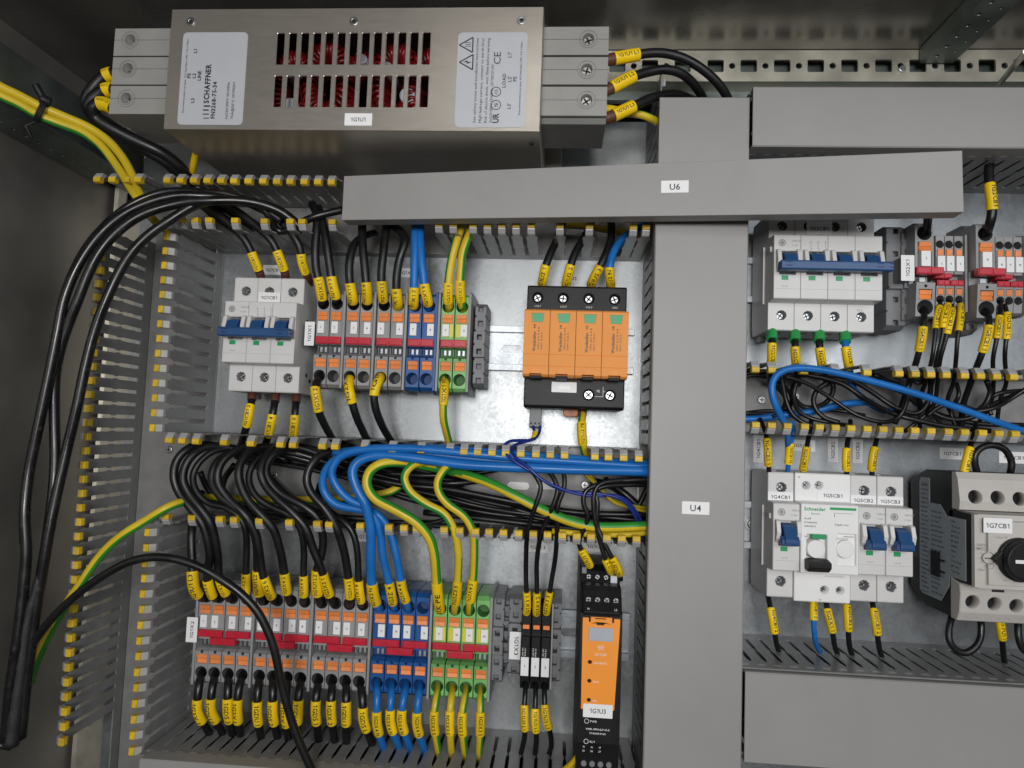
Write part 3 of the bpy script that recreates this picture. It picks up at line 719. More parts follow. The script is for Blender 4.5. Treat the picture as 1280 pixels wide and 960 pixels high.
ord_={1:'first',2:'second',3:'third',4:'fourth',5:'fifth'}
colname={'g':'grey','b':'blue','y':'green and yellow'}
def rng(v): return v
upx=[P(u,396,50)[0] for u in (404,421,441.5,458.5,480,497.5,519,536.5,560,577.5)]
kinds='ggggggbbyy'; UT=[]
for i,(x,k) in enumerate(zip(upx,kinds)):
    r=place_terminal(k,x,64.0,str(i+1),f'{ORD[i]} terminal from the left in the upper left row, {colname[k]}','terminals of the upper left row'); UT.append(r)
lpx=[P(u,v,50)[0] for u,v in ((257.4,763),(273.6,763),(290.7,764),(308,764),(329.5,766),(346.5,766),(363.8,767),(380.6,768),(401.8,771),(419,772),(436,773),(453,775),(475.3,777),(492.8,778),(510.4,779),(528,780),(550,780),(568,781),(585.6,782),(603.6,784))]
lk='g'*12+'bbbbyyyy'; LT=[]
ly=lambda x:-163.5-(x+160)*-.004
for i,(x,k) in enumerate(zip(lpx,lk)):
    r=place_terminal(k,x,ly(x),str(i+1),f'{ORD[i]} terminal from the left in the long lower left row, {colname[k]}','terminals of the long lower left row'); LT.append(r)
offs=[-1.2,-1.0,1.2,1.0,-1.8,1.8,-1.0,1.6,-1.2,2.0]
for i,r in enumerate(UT): number_tag(r,offs[i],str(i+1))
lo=[-.9,-2.2,.6,2.4,-1.2,.6,1.6,-.6,-1.2,1.8,-1,-.2,1.4,2.0,-.6,1.9,-.2,2.0,.9,1.4]
for i,r in enumerate(LT): number_tag(r,lo[i],str(i+1))
for a,b_ in ((1,2),(3,4),(5,6)): plate_((upx[a]+upx[b_])/2,64.0,f'thin grey plate after the {ORD[a]} terminal of the upper left row')
xm=(upx[7]+upx[8])/2; plate_(xm-1.3,64,'blue edged plate between terminals 8 and 9 of the upper left row',m=m_blue); plate_(xm+.8,64,'thin grey plate left of terminal 9 of the upper left row')
plate_(upx[9]+6.2,64,'thin grey end plate right of terminal 10 of the upper left row')
for a,b_ in ((3,4),(7,8),(11,12),(15,16)): x=(lpx[a]+lpx[b_])/2; plate_(x,ly(x),f'thin grey plate after the {ORD[a]} terminal of the long lower left row')
plate_(lpx[19]+6.1,ly(0),'thin grey end plate right of terminal 20 of the lower left row')
plate_(lpx[0]-6.0,ly(-270),'thin grey end plate left of terminal 1 of the lower left row')
def jumper(x0,x1,y0,y1,z0,z1,label,group='red plug-in jumpers'):
    mb=MB().box(x0,x1,y0,y1,z0,z1); xc=(x0+x1)/2
    mb.prism([(x0+.6,y0+.5),(xc-.6,y0+.5),(xc-.6,y1-.5),(x0+.6,y1-.5)],'z',z1,z1+.7); mb.prism([(xc+.6,y0+.5),(x1-.6,y0+.5),(x1-.6,y1-.5),(xc+.6,y1-.5)],'z',z1,z1+.7)
    mb.box(xc-.9,xc+.9,y0+1.2,y0+2.2,z1,z1+.9)
    return solo(mb,'jumper',m_red,(xc,(y0+y1)/2,z0),label,'jumper',group,.3)
for a in range(0,10,2): jumper(upx[a]-4.6,upx[a+1]+4.6,60.2,66.0,46,52.4,f'{ORD[a//2]} red jumper from the left in the upper left row')
for g in range(5):
    a=g*4; s=ly(lpx[a])
    jumper(lpx[a]-4.6,lpx[a+1]+4.9,s-1.9,s+3.2,45,52.6,f'red jumper in the upper channel, starting at the {ORD[a]} terminal of the lower left row')
    jumper(lpx[a+2]-3.4,lpx[a+3]+4.6,s-1.9,s+3.2,45,52.6,f'red jumper in the upper channel, starting at the {ORD[a+2]} terminal of the lower left row')
    jumper(lpx[a+1]-4.6,lpx[a+2]+4.6,s-7.4,s-2.2,45,52.6,f'red jumper in the lower channel, starting at the {ORD[a+1]} terminal of the lower left row')
# ---- end clamps
def clamp(x,y,label,ht=33,wd=4.4,z=40,n=6):
    t=thing('end_clamp',(x,y,0),label,'end clamp','grey clamps that hold the terminal rows')
    mb=MB(); mb.prism([(-ht,8),(-ht,z-6),(-ht+3,z),(-10,z),(-10,z+4),(10,z+4),(10,z),(ht-3,z),(ht,z-6),(ht,8)],'x',-wd,wd)
    cut=MB()
    for k in range(n):
        yy=-ht+5+(2*ht-10)*k/(n-1); cut.box(-1.9,1.9,yy-2.0,yy+2.0,z-5,z+8)
    for k in range(n-1):
        yy=-ht+5+(2*ht-10)*(k+.5)/(n-1); cut.box(-9,-wd+.9,yy-.6,yy+.6,8,z+8); cut.box(wd-.9,9,yy-.6,yy+.6,8,z+8)
    mb.obj('housing',m_gdark,t,.4,cut,seg=1)
    return t
clamp(upx[9]+13.2,R1-2,'grey clamp at the right end of the upper left terminal row')
x=P(621,800,40)[0]; clamp(x+.5,-159,'grey clamp at the right end of the long lower left terminal row')
# name carriers
def carrier(u,v,z,wd,ht,txt,label,rot=math.pi/2,size=3.6,cd=6,wid=None):
    p=P(u,v,z); t=thing('name_carrier',(p[0],p[1],z),label,'name tag')
    MB().box(-wd/2+1,wd/2-1,-ht/2+1,ht/2-1,-z+12,0).obj('holder',m_gdark,t,.4); card(t,'name_label',(0,0,0),wd,ht,txt,size,rot=rot,wid=wid); return t
carrier(387,417,54,7.6,18.5,'1G1X1','white upright name tag 1G1X1 left of the upper terminal row',wid=13)
carrier(240,787,54,8.6,18.5,'1G1X2','white upright name tag 1G1X2 left of the long lower terminal row',wid=13)
carrier(645.5,807,46,10.5,20,'1G1X3','white upright name tag 1G1X3 left of the three black fuse terminals',rot=-math.pi/2,wid=14,size=4.2)

# ---- three black fuse terminals 1G1X3
fx=[P(u,800,50)[0] for u in (657,670,682.5)]
FT=[]
for i,x in enumerate(fx):
    t=thing('fuse_terminal',(x,-161,0),f'{ORD[i]} of the three narrow black fuse terminals left of the orange relay','terminal block','black fuse terminals')
    mb=MB(); mb.prism([(-33,8),(-34,36),(-31,43),(-20,46),(-20,52),(4,52),(10,49),(16,49),(30,42),(33,34),(33,8)],'x',-3.5,3.5)
    cut=MB(); cut.cyl((0,25.5,35),2.6,16,n=16); cut.cyl((0,-28,35),2.6,16,n=16); cut.box(-2.6,2.6,13,17,45,56)
    mb.obj('housing',m_black,t,.3,cut,seg=1)
    MB().box(-2.4,2.4,13.6,16.6,45,49.2).obj('release_lever',m_or,t,.2)
    MB().box(-3.1,3.1,1,9,49,52.6).obj('fuse_lever',m_black,t,.5)
    o=MB().box(-2.9,2.9,-19,-5.6,50.5,52.7).obj('marker_tag',m_card,t,.25); MB().text(str(i+1),(0,-12,52.7),2.6).obj('lettering',m_ink,o)
    m=MB(); m.text('WSI 6/2',(0,-1.8,52),1.5,math.pi/2,wid=7); m.text('LED 36V',(-1.8,-1.8,52),1.3,math.pi/2,wid=6); m.obj('printing',m_inkw,t)
    FT.append(t)
solo((MB().prism([(-196,8),(-196,36),(-190,50),(-128,50),(-127,34),(-127,8)],'x',fx[2]+3.7,fx[2]+5.0)),'end_plate',m_grey,(fx[2],-161,0),'grey end plate right of the three black fuse terminals','end plate','partition plates between terminals',.2)
clamp(P(693.5,800,40)[0],-158,'grey clamp between the fuse terminals and the orange relay',ht=31)
clamp(P(644,795,34)[0],-156,'stepped grey clamp left of the three black fuse terminals',ht=30,z=38,wd=5)
clamp(P(634,795,34)[0]-1,-156,'outer grey clamp behind the 1G1X3 name tag',ht=27,z=32,wd=3.5)

# ---- surge arrester
x0,x1=P(659.5,357,50)[0],P(784,358,50)[0]; SX=(x0+x1)/2; HX=(x1-x0)/2
t=thing('surge_arrester',(SX,63,0),'black surge arrester with four orange plug-in modules marked with green windows','surge arrester'); SPD=t
mb=MB(); mb.prism([(-46.5,12),(-46.5,47),(-45,50),(-24,50),(-23,54),(25,54),(26,50),(45.5,50),(47,48.5),(47,12),(30,8),(-30,8)],'x',-HX,HX)
cut=MB(); pc=2*HX/4
for i in range(4): cut.cyl((-HX+pc*(i+.5)-1.5+i*.6,37.5-.0,44),3.6,10,n=20)
for x in (11.0,27.0): cut.cyl((x,-35.5,44),3.6,10,n=20)
mb.obj('base',m_black,t,.9,cut)
for i in range(4): screw_part(t,(-HX+pc*(i+.5)-1.5+i*.6,37.5,47.6),2.9,rot=.5+i*1.0)
for x in (11.0,27.0): screw_part(t,(x,-35.5,48.6),3.4,rot=.8+x)
pw=19.05; mx0=-2*pw+(-28.0+49.0)/2-SX+0.2
mx0=(P(654,430,68)[0]-SX); pw=(P(785.5,430,68)[0]-P(654,430,68)[0])/4
for i in range(4):
    a=mx0+i*pw
    mb=MB().prism([(-24.2,50),(-24.2,66),(-22.6,68),(24.2,68),(25.4,66.5),(25.4,50)],'x',a+.15,a+pw-.15)
    cut=MB().prism([(a+pw/2-4.2,22.4),(a+pw/2+5.2,22.4),(a+pw/2+4.2,15.8),(a+pw/2-3.2,15.8)],'z',67,70); cut.box(a+5.2,a+pw-5.2,-26,-22,60,70)
    cut.box(a-1,a+pw+1,-8.0,-7.7,67.7,70); cut.box(a-1,a+pw+1,-16.6,-16.3,67.7,70)
    o=mb.obj('plug_module',m_orange,t,.8,cut)
    MB().prism([(a+pw/2-4.1,22.3),(a+pw/2+5.1,22.3),(a+pw/2+4.1,15.9),(a+pw/2-3.1,15.9)],'z',67.0,67.9).obj('status_window',m_ggreen,o)
    MB().prism([(-25.6,50),(-25.6,66.2),(-23.2,66.6),(-23.2,50)],'x',a+5.4,a+pw-5.4).obj('release_catch',m_black,o,.3)
    m=MB(); xx=a+pw/2-1.6
    m.text('Weidmüller',(xx,1.5,68),3.1,math.pi/2,wid=15,bold=.03)
    m.box(xx-1,xx+1.0,11.4,11.8,68,68.08); m.box(xx-1,xx+1.0,12.8,13.2,68,68.08); m.box(xx-.2,xx+.2,11.4,14,68,68.08); m.box(xx-1,xx+1,13.8,14.1,68,68.08)
    m.text('VPU AC II 4 R',(xx+3.1,4,68),1.9,math.pi/2,wid=17); m.text('260V 12,5kA',(xx+5.4,2,68),1.7,math.pi/2,wid=13)
    m.obj('printing',m_ink,o)
    m=MB().ring((a+pw/2,-20,68),1.3,1.5,.05); m.obj('module_mark',m_orang2,o)
m=MB()
for i,s in enumerate(("L1/L1'","L2/L2'","L3/L3'","N/N'")): m.text(s,(-HX+pc*(i+.5)-1+i*.6,31.0,50),2.0,bold=.0)
m.text('PE',(18.3,-32.5,50),2.6,bold=0); m.box(15.6,21.6,-36.8,-36.5,50.02,50.08); m.box(21.6,21.9,-36.8,-29,50.02,50.08); m.box(21.9,23.5,-33,-32.7,50.02,50.08); m.obj('printing',m_inkw,t)
device_label(t,(-7.5,-30.4,50.05),18.8,7.8,'1G1U2',3.2,wid=9,ink=m_silverl)
MB().prism([(-5,-52.5),(5,-52.5),(6,-50),(6,-46.6),(-6,-46.6),(-6,-50)],'z',24,30).obj('marking_tab',m_terra,t,.8).location=W((-1.5,.5,0))
q=MB(); q.ring((-1.5,-48.6,30),1.0,1.4,.2); q.obj('tab_mark',m_brown,t)
MB().box(-33.5,-24.2,-62,-45,24,34).obj('signal_plug',m_gdark,t,.4)
m=MB()
for k in range(3): m.box(-32.6+k*3.1,-31.4+k*3.1,-59,-57.4,34,34.1)
m.box(-33,-24.8,-61.9,-60.6,34,34.3); m.obj('plug_windows',m_dark,t)

# ---- orange relay 1G1U3
zc=0
xl,xr=P(727,800,64)[0],P(779,800,64)[0]; X=12.9; RXc=P(752.5,800,92)[0]-.6
t=thing('monitoring_relay',(RXc,-166,0),'tall narrow relay with an orange front and black terminals labelled 1G1U3','relay'); REL=t
mb=MB(); mb.prism([(-78,8),(-79,58),(-72,76),(-60,84),(-42,89.4),(-20,90),(43,90),(45,86),(57.5,76),(58,66),(66,60),(68.5,50),(68,8)],'x',-X-1.2,X+1.2)
cut=MB()
for k in range(3): cut.cyl((-8+k*6.2,62,55),2.2,14,n=14)
mb.obj('housing',m_black,t,.7,cut)
mb=MB().prism([(42,84),(42,91),(44.5,92.2),(56.5,82.5),(59.5,79),(59.5,70)],'x',-X+.6,X-.4)
mb.obj('terminal_plug',m_black,t,.6)
def onslope(y): return 82.5+(56.5-y)*(9.7/12)
for k in range(4): screw_part(t,(-9+k*6.2,51.5,onslope(51.5)+.9),2.0,rot=k*1.1)
for k in range(3): screw_part(t,(-8+k*6.2,62,63.6),1.8,rot=k)
MB().box(7.4,12.2,58.5,64,60,65.5).obj('lever_tab',m_silverl,t,.3); MB().box(-13,-9.5,64,68.6,50,63).obj('lever_tab',m_gdark,t,.3)
# orange front, tapered towards the bottom
def gy(y): return 40.6+(y-26.5)*.93
def ofr(y): return (-X+.2+ (30-y)*.008, X-.2-(30-y)*.045)
l0,r0=ofr(26.5); l1,r1=ofr(-30)
mb=MB().prism([(l0,gy(26.5)),(l0,gy(22)),(l1,gy(-38)),(r1,gy(-38)),(r0,gy(22)),(r0,gy(26.5)),(r0-4.2,gy(26.5)),(r0-4.2,gy(23.6)),(l0+4.2,gy(23.6)),(l0+4.2,gy(26.5))],'z',89,91.4)
mb.box(l0+5.4,r0-5.4,gy(22.4),gy(27.2),89,91.4)
cut=MB()
for y in (11.4,-.9,-13.4): cut.cyl((l0+5.6,y,88.6),1.35,4,n=16)
cut.box(-3.2,1.8,gy(21.6),gy(23.4),88,93); cut.box(-4.2,3,gy(25.8),gy(26.6),88,93)
o=mb.obj('front_cover',m_orang2,t,.4,cut)
MB().box(-8.4,8.0,25.6,34.5,91.2,91.9).obj('display_window',m_window,o,.3)
m=MB(); m.text('ACT20P',(0,16.8,91.4),2.2,bold=0); q=15.6; m.box(-2.2,2.2,6.8+q,7.1+q,91.42,91.5); m.box(-2.2,2.2,5.6+q,5.9+q,91.42,91.5); m.box(-1.6,1.6,4.5+q,4.8+q,91.42,91.5); m.box(-.2,.2,4.5+q,7.1+q,91.42,91.5)
for y,s_ in ((11.2,'SEQUENCE'),(-1.1,'MAX'),(-13.6,'MIN')): m.text(s_,(l0+8,y,91.4),1.8,0,0,align='L',bold=0)
m.obj('printing',m_inkw,o)
device_label(t,(-.9,-20,91.45),19.6,8.8,'1G1U3',4.2,wid=11)
m=MB(); m.ring((-8,-27.6,90),1.3,1.6,.06); m.text('PWR',(-5.6,-27.6,90),1.9,0,0,align='L'); m.text('VMR-3PH-ILP-H-S',(-.6,-32.6,90),1.8,wid=16); m.text('7760054165',(-.6,-35.3,90),1.6,wid=11)
for k in range(3):
    m.text(str(15+k),(-9.5+k*5.4,-44.9,88.7),1.6); m.text(str(25+k),(-9.5+k*5.4,-47.8,87.9),1.6)
m.ring((-8,-40.8,90),1.3,1.6,.06); m.text('RLY',(-5.6,-40.8,90),1.9,0,0,align='L'); m.text("N",(-9,46.6,91),1.8); m.text("L3",(9.4,46.6,91),1.8)
m.obj('printing',m_inkw,t)
for k in range(4): MB().cyl((-9+k*5.6,-57,81),1.9,5.6,n=14).obj('screw',m_gdark,t,.2)

# ---- right bay feed-through groups 1G2X1
def big_terminal(x,y,num,label):
    t=thing('feed_terminal',(x,y,0),label,'terminal block','large terminals of the upper right row'); X=6.6
    mb=MB(); mb.prism([(-33,8),(-34.5,44),(-33.5,53),(-8.8,55),(-8,44),(2,44),(2.6,53),(35,53),(36.4,50),(36,8)],'x',-X,X)
    cut=MB(); cut.cyl((0,28.3,38),5.0,18,n=22,r2=5.3,mi=1); cut.cyl((0,-27,38),5.3,18,n=22,r2=5.7,mi=1); cut.box(-4.7,4.7,14.6,21.8,49,58); cut.box(-4.7,4.7,-21.2,-13.6,49,58); cut.cyl((0,-11.3,50),1.1,8,n=10,mi=1); cut.box(-5.2,5.2,2.6,14.3,51.4,58)
    mb.obj('housing',[m_grey,m_hgrey],t,.4,cut,seg=1)
    for y0 in (14.8,-21.0): MB().prism([(y0,48),(y0,54.2),(y0+3.1,53.4),(y0+3.6,54.2),(y0+6.8,54.8),(y0+6.8,48)],'x',-4.4,4.4).obj('release_lever',m_or,t,.3,seg=1)
    o=MB().box(-3.6,3.1,3,14.4,52,56).obj('marker_tag',m_card,t,.3); MB().text(num,(-.2,8.8,56),2.6).obj('lettering',m_ink,o)
    MB().box(-2,2,-7.4,-4,44,50).obj('test_contact',m_silverl,t,.2)
    return t
small=None
def small_terminal(x,y,num,label):
    t=thing('feed_terminal',(x,y,0),label,'terminal block','small terminals of the upper right row'); X=3.1
    mb=MB(); mb.prism([(-26,8),(-27.5,37),(-26,42),(-7,44),(-6,36),(1.5,36),(2,43),(31,43),(32.5,38),(32,8)],'x',-X,X)
    cut=MB(); cut.cyl((0,24.6,32),2.8,16,n=16,mi=1); cut.cyl((0,-17,32),2.8,16,n=16,mi=1); cut.box(-2.1,2.1,15.9,20.6,40,48); cut.box(-2.1,2.1,-13.6,-8.6,40,48)
    mb.obj('housing',[m_grey,m_hgrey],t,.25,cut,seg=1)
    for y0 in (16.0,-13.5): MB().prism([(y0,39),(y0,43.4),(y0+4.6,43.8),(y0+4.6,39)],'x',-2,2).obj('release_lever',m_or,t,.15,seg=1)
    o=MB().box(-2.7,2.7,3.8,15.4,42,45.2).obj('marker_tag',m_card,t,.2,seg=1); MB().text(num,(0,9.4,45.2),2.2).obj('lettering',m_ink,o)
    return t
BT=[];ST=[]
for g,(ub,us,nb,ns) in enumerate(((1156.5,(1176,1187.5,1199.5),'1',('3','4','5')),(1233,(1251,1262,1273.5),'6',('8','9','10')))):
    xb=P(ub,330,54)[0]; BT.append(big_terminal(xb,127-1,nb,('left','right')[g]+' large grey terminal with a broad red jumper in the upper right row'))
    for u_,s_ in zip(us,ns):
        x=P(u_,330,44)[0]; ST.append(small_terminal(x,127-2.5,s_,f'{ORD[us.index(u_)]} small grey terminal right of the '+('left','right')[g]+' large one in the upper right row'))
    x=P(us[2],330,44)[0]
    solo((MB().prism([(97,8),(96,38),(98,45),(156,45),(158,36),(158,8)],'x',x+3.4,x+5.0)),'end_plate',m_grey,(x,126,0),'grey end plate closing the '+('left','right')[g]+' group of upper right terminals','end plate','partition plates between terminals',.2)
    sx=P(us[0],330,44)[0]; sx2=x
    jumper(xb-7.6,xb+11.5,122.8,128.2,52,57.5,'broad dark red jumper across the '+('left','right')[g]+' large terminal of the upper right row')
    jumper(xb+10.5,sx+6.5,122.5,126.3,40,47,'red bridge step beside the '+('left','right')[g]+' large terminal of the upper right row')
    jumper(sx-2.9,sx+6.0,117.4,121.8,36,44.8,'small red jumper, left of two, under the tags of the '+('left','right')[g]+' small terminal group')
    jumper(sx+6.6,sx2+2.6,117.4,121.8,36,44.8,'small red jumper, right of two, under the tags of the '+('left','right')[g]+' small terminal group')
clamp(P(1118,340,36)[0],125,'tall dark grey clamp right of the four pole breaker',ht=40,wd=7,z=38,n=5)
clamp(P(1134,340,40)[0],125,'dark grey clamp under the 1G2X1 name tag',ht=36,wd=4,z=40)
carrier(1134.5,335,56,9.4,19,'1G2X1','white upright name tag 1G2X1 left of the upper right terminals',wid=13)
clamp(P(1214,345,34)[0],126,'dark grey clamp between the two groups of upper right terminals',ht=42,wd=4,z=34)

# ---- motor protection breaker 1G7CB1
pf=P(1212,680,74); bx=P(1199.5,610,73)[0]
t=thing('motor_breaker',(bx,-69,0),'beige and black motor breaker with a black rotary knob labelled 1G7CB1 at the right edge','motor breaker')
mb=MB(); mb.prism([(-40,8),(-47,22),(-50,30),(-50,60),(-49,65),(49,65),(50,60),(50,30),(47,22),(40,8)],'x',0,96); mb.prism([(-24,60),(-23.5,86),(23.5,86),(24,60)],'x',0,2); mb.obj('base',m_black,t,.6)
# beige front: terminal shelves and the raised centre
mb=MB(); mb.prism([(25,64.5),(25,73),(31,74),(46,71.5),(50.5,69),(50.5,64.5)],'x',-.4,96); 
cut=MB()
def mh(u,v,z): p=P(u,v,z); return p[0]-bx,p[1]+69
for k in range(3): q=mh((1217.5,1245.5,1273)[k],(621,622,623.5)[k],72); cut.cyl((q[0],q[1],55),4.7,30,n=20)
mb.obj('upper_terminal_cover',[m_beige,m_gdark],t,.6,cut,seg=1)
mb=MB(); mb.prism([(-22,62),(-25,73),(-31,74),(-44,72.5),(-50.5,69),(-50.5,62)],'x',-.4,96); cut=MB()
for k in range(3): q=mh((1214.5,1242,1269.5)[k],(752,754.5,757)[k],72); cut.cyl((q[0],q[1],55),4.5,30,n=20)
mb.obj('lower_terminal_cover',[m_beige,m_gdark],t,.6,cut,seg=1)
mb=MB(); mb.prism([(-24.6,60),(-24,89.6),(24,89.6),(24.6,60)],'x',2.1,96); mb.prism([(-24,86.1),(-23.6,89.6),(23.6,89.6),(24,86.1)],'x',-.2,2.2); mb.prism([(-21.5,89.5),(-21,92),(20,92),(20.5,89.5)],'x',7,96); cut=MB().box(48,60,11,18,90,95); 
dq=mh(1236,698,92); kq=mh(1279,701,96); cut.cyl((dq[0],dq[1],90.5),4.2,4,n=22)
mb.obj('front_body',m_beige,t,.9,cut)
m=MB().cyl((dq[0],dq[1],90.3),3.4,1.4,n=20); o=m.obj('setting_dial',m_beige,t,.3); MB().box(dq[0]-2.5,dq[0]+2.5,dq[1]-.3,dq[1]+.3,91.72,91.8).obj('dial_slot',m_dark,o)
kx_,ky_=kq
m=MB().cyl((kx_,ky_,91),14.2,4,n=40); m.cyl((kx_,ky_,95),13.4,6,n=40,r2=12.4); m.prism([(kx_-18,ky_),(kx_-12,ky_+6),(kx_-12,ky_-6)],'z',91,96); o=m.obj('rotary_knob',m_black,t,.6); MB().box(kx_-8,kx_+1,ky_-1.1,ky_+1.1,101.1,101.25).obj('knob_mark',m_inkw,o); MB().box(kx_-11,kx_+11,ky_-2.3,ky_+2.3,98,101.05).obj('knob_grip',m_black,o,.8)
m=MB()
for s,x,y in (('2.5 A',dq[0]-4,dq[1]+8.6),('MOT.',dq[0]-4,dq[1]+6.2),('Class 10',dq[0]+8,dq[1]+14),('I',kx_-4,ky_+18.5)): m.text(s,(x,y,92),2.2)
for k in range(9):
    a=math.pi*(.25+1.5*k/8); m.box(dq[0]+5.4*math.cos(a)-.15,dq[0]+5.4*math.cos(a)+.15,dq[1]+5.4*math.sin(a)-.5,dq[1]+5.4*math.sin(a)+.5,92.02,92.07)
m.text('Trip',(17,-17.5,92),1.7); m.box(22,27,-18.4,-16.8,92.02,92.07); m.box(30,34,-16.8,-16.5,92.02,92.07); m.box(30,34,-18.6,-18.3,92.02,92.07); m.text('Test',(dq[0]-4,-11.5,92),2.0); m.ring((dq[0]+1,-9.0,92),1.7,2.1,.06)
m.text('T',(dq[0]+8,dq[1]+8,92),4.0,bold=0); m.obj('printing',m_inkg,t)
m=MB()
for k,s in enumerate(('1','L1','3','L2','5','L3')): m.text(s,(4+k*6.9,46.6,70.2),2.4,bold=0)
m.obj('terminal_marks',m_inkg,t)
m=MB()
for k,s in enumerate(('2','T1','4','T2','6','T3')): m.text(s,(5+k*6.9,-46.6,70.9),2.4,bold=0)
m.obj('terminal_marks',m_inkg,t)
MB().box(20,28,-29.2,-27.6,73.5,73.9).obj('vent_slot',m_dark,t)
q=mh(1247,657,92); device_label(t,(q[0],q[1],92.1),18,9.6,'1G7CB1',4.2,wid=15)
# side sticker with print (on the left flank)
st=MB(); st.prism([(-40,22),(-42,26),(-42,50),(-30,60),(-22.5,61),(-22,80),(19,80),(19,58),(26,50),(26,36),(44,36),(44,24),(40,22)],'x',-.35,-.05); st=st.obj('spec_sticker',m_stick,t)
m=MB(); random.seed(3)
def side_text(s,y,z,size,wid=None):
    vs,fs,wd,_=glyphs(s,.012); k=size; kx=k if wid is None else wid/wd
    # text runs along depth (z), seen from the left
    m.add([(-.42, y+(yy-.36)*k, z+xx*kx) for xx,yy in vs],[f for f in fs])
side_text('Allen-Bradley',39,25,3.2,8.5); y=35
for k in range(24):
    side_text(random.choice(['CAT 140M-C2E-B25','SER A','IEC 60947-2 / -4-1','Ue 690V  50/60Hz','Class 10','UL508 Type E','Ics 50kA 400V','TORQUE 2.3Nm','AC-3 In 2.5A']),y,24,1.9,random.uniform(8,12)); y-=3.25
y=20
for k in range(18):
    side_text(random.choice(['480Y/277V 65kA','600Y/347V 30kA','Motor Controller','LISTED 508','For use with','CE  EAC']),y,38,1.8,random.uniform(8,17)); y-=3.4
y=16
for k in range(11): side_text(random.choice(['OPEN','Trip Class','IP20','A/B/C','Test','50/60Hz']),y,63,1.8,random.uniform(5,13)); y-=3.4
m.obj('printing',m_ink,st)
MB().box(-.9,-.3,-26,-8,38,50).obj('side_recess',m_dark,t,.2); MB().box(-1.1,-.3,-14,-12.6,50,56).obj('side_recess',m_dark,t); MB().box(-1.1,-.3,-22,-20.6,50,56).obj('side_recess',m_dark,t)
MOT=t

# ---- line filter 1G1U1
x0,y0=P(207,163,130)[:2]; x1,y1=P(680,10,130)[:2]; FZ=130
x0=(x0+P(212,11,130)[0])/2; y0=194.6; y1=279.4
t=thing('line_filter',((x0+x1)/2,(y0+y1)/2,0),'large brushed steel filter box with two rows of slots over red coils labelled 1G1U1','line filter'); FIL=t
cx_,cy_=(x0+x1)/2,(y0+y1)/2; FX,FY=(x1-x0)/2,(y1-y0)/2
def L(u,v,z=FZ): p=P(u,v,z); return p[0]-cx_,p[1]-cy_
mb=MB(); cells=[]; us=[(345.8+.0)+15.25*i+.0 for i in range(13)]
rowv=((41.3,80),(94.8,133.5))
# front sheet with slots
xs=[L(350.3+15.2*i,60)[0] for i in range(13)]; pit=(xs[-1]-xs[0])/12
ya,yb=L(440,41.0)[1],L(440,80.3)[1]; yc,yd=L(440,94.7)[1],L(440,133.6)[1]
def front(a,b,z=FZ): return (a,b,z)
xa_=xs[0]-pit/2; xb_=xs[-1]+pit/2
ym=(yb+yc)/2; yt=ya+3; ybm=yd-3
mb=MB().box(-FX,FX,-FY,FY,FZ-1.3,FZ); cut=MB()
for x in xs:
    cut.box(x-2.5,x+2.5,ya,yb,FZ-4,FZ+4); cut.box(x-2.5,x+2.5,yc,yd,FZ-4,FZ+4)
mb.obj('front_sheet',m_steel,t,.35,cut,seg=1)
mb=MB(); mb.box(-FX,FX,-FY,-FY+1.2,2,FZ-1.35); mb.box(-FX,FX,FY-1.2,FY,2,FZ-1.35); mb.box(-FX,-FX+1.2,-FY+1.2,FY-1.2,2,FZ-1.35); mb.box(FX-1.2,FX,-FY+1.2,FY-1.2,2,FZ-1.35); 
mb.obj('side_sheet',m_steel,t,.5)
mb=MB().box(FX,FX+14,-FY-1,FY-6,2,4.5); mb.obj('mounting_flange',m_steel,t,.4)
MB().box(-FX+1.3,FX-1.3,-FY+1.3,FY-1.3,60,61).obj('inner_sheet',m_maroon,t)
# red coils seen through the slots
for k in range(5):
    xx=xs[0]+1+k*(xs[-1]-xs[0]-2)/4; m=MB(); n=34
    cyy=(yb+yc)/2+(3 if k%2 else -3)
    for j in range(n):
        a=2*math.pi*j/n; rad=13.0; c=Vector((xx+rad*math.cos(a),cyy+rad*1.75*math.sin(a),101+math.sin(k*2.1)*3)); rr=6.9; ring=[]
        er=Vector((math.cos(a),math.sin(a),0)); ez=Vector((0,0,1))
        for q in range(9): th=2*math.pi*q/8; ring.append(c+er*rr*math.cos(th)+ez*(rr+4)*math.sin(th))
        m.tube(ring,1.55,7,caps=False)
    m.obj('choke_coil',m_redw,t)
m=MB()
for (x,y,r) in ((xs[0]+1,yb+4,5),(xs[1]+1,yb+3,4.5),(xs[0]+2,yd+9,6),(xs[10]+1,yc-5,6),(xs[6]+1,ya-9,4),(xs[8]+2,yb+7,4.5)): MB().cyl((x,y,84),r,30,n=20,r2=r*.9).obj('capacitor_body',m_silverl,t,.6)
for (u,v,k) in ((239,27.5,0),(442.5,27,1),(652,25.5,2)):
    x,y=L(u,v); MB().ring((x,y,FZ),1.3,3.0,.9,20).obj('rivet_ring',m_screw,t,.25); MB().cyl((x,y,FZ+.02),1.5,.1,n=14).obj('rivet_hole',m_dark,t)
x,y,_=P(665,174.5,110); 
q=MB().cyl((x-cx_,-FY-1.0,112),1.6,1.2,'y',14); q.obj('side_rivet',m_dark,t)
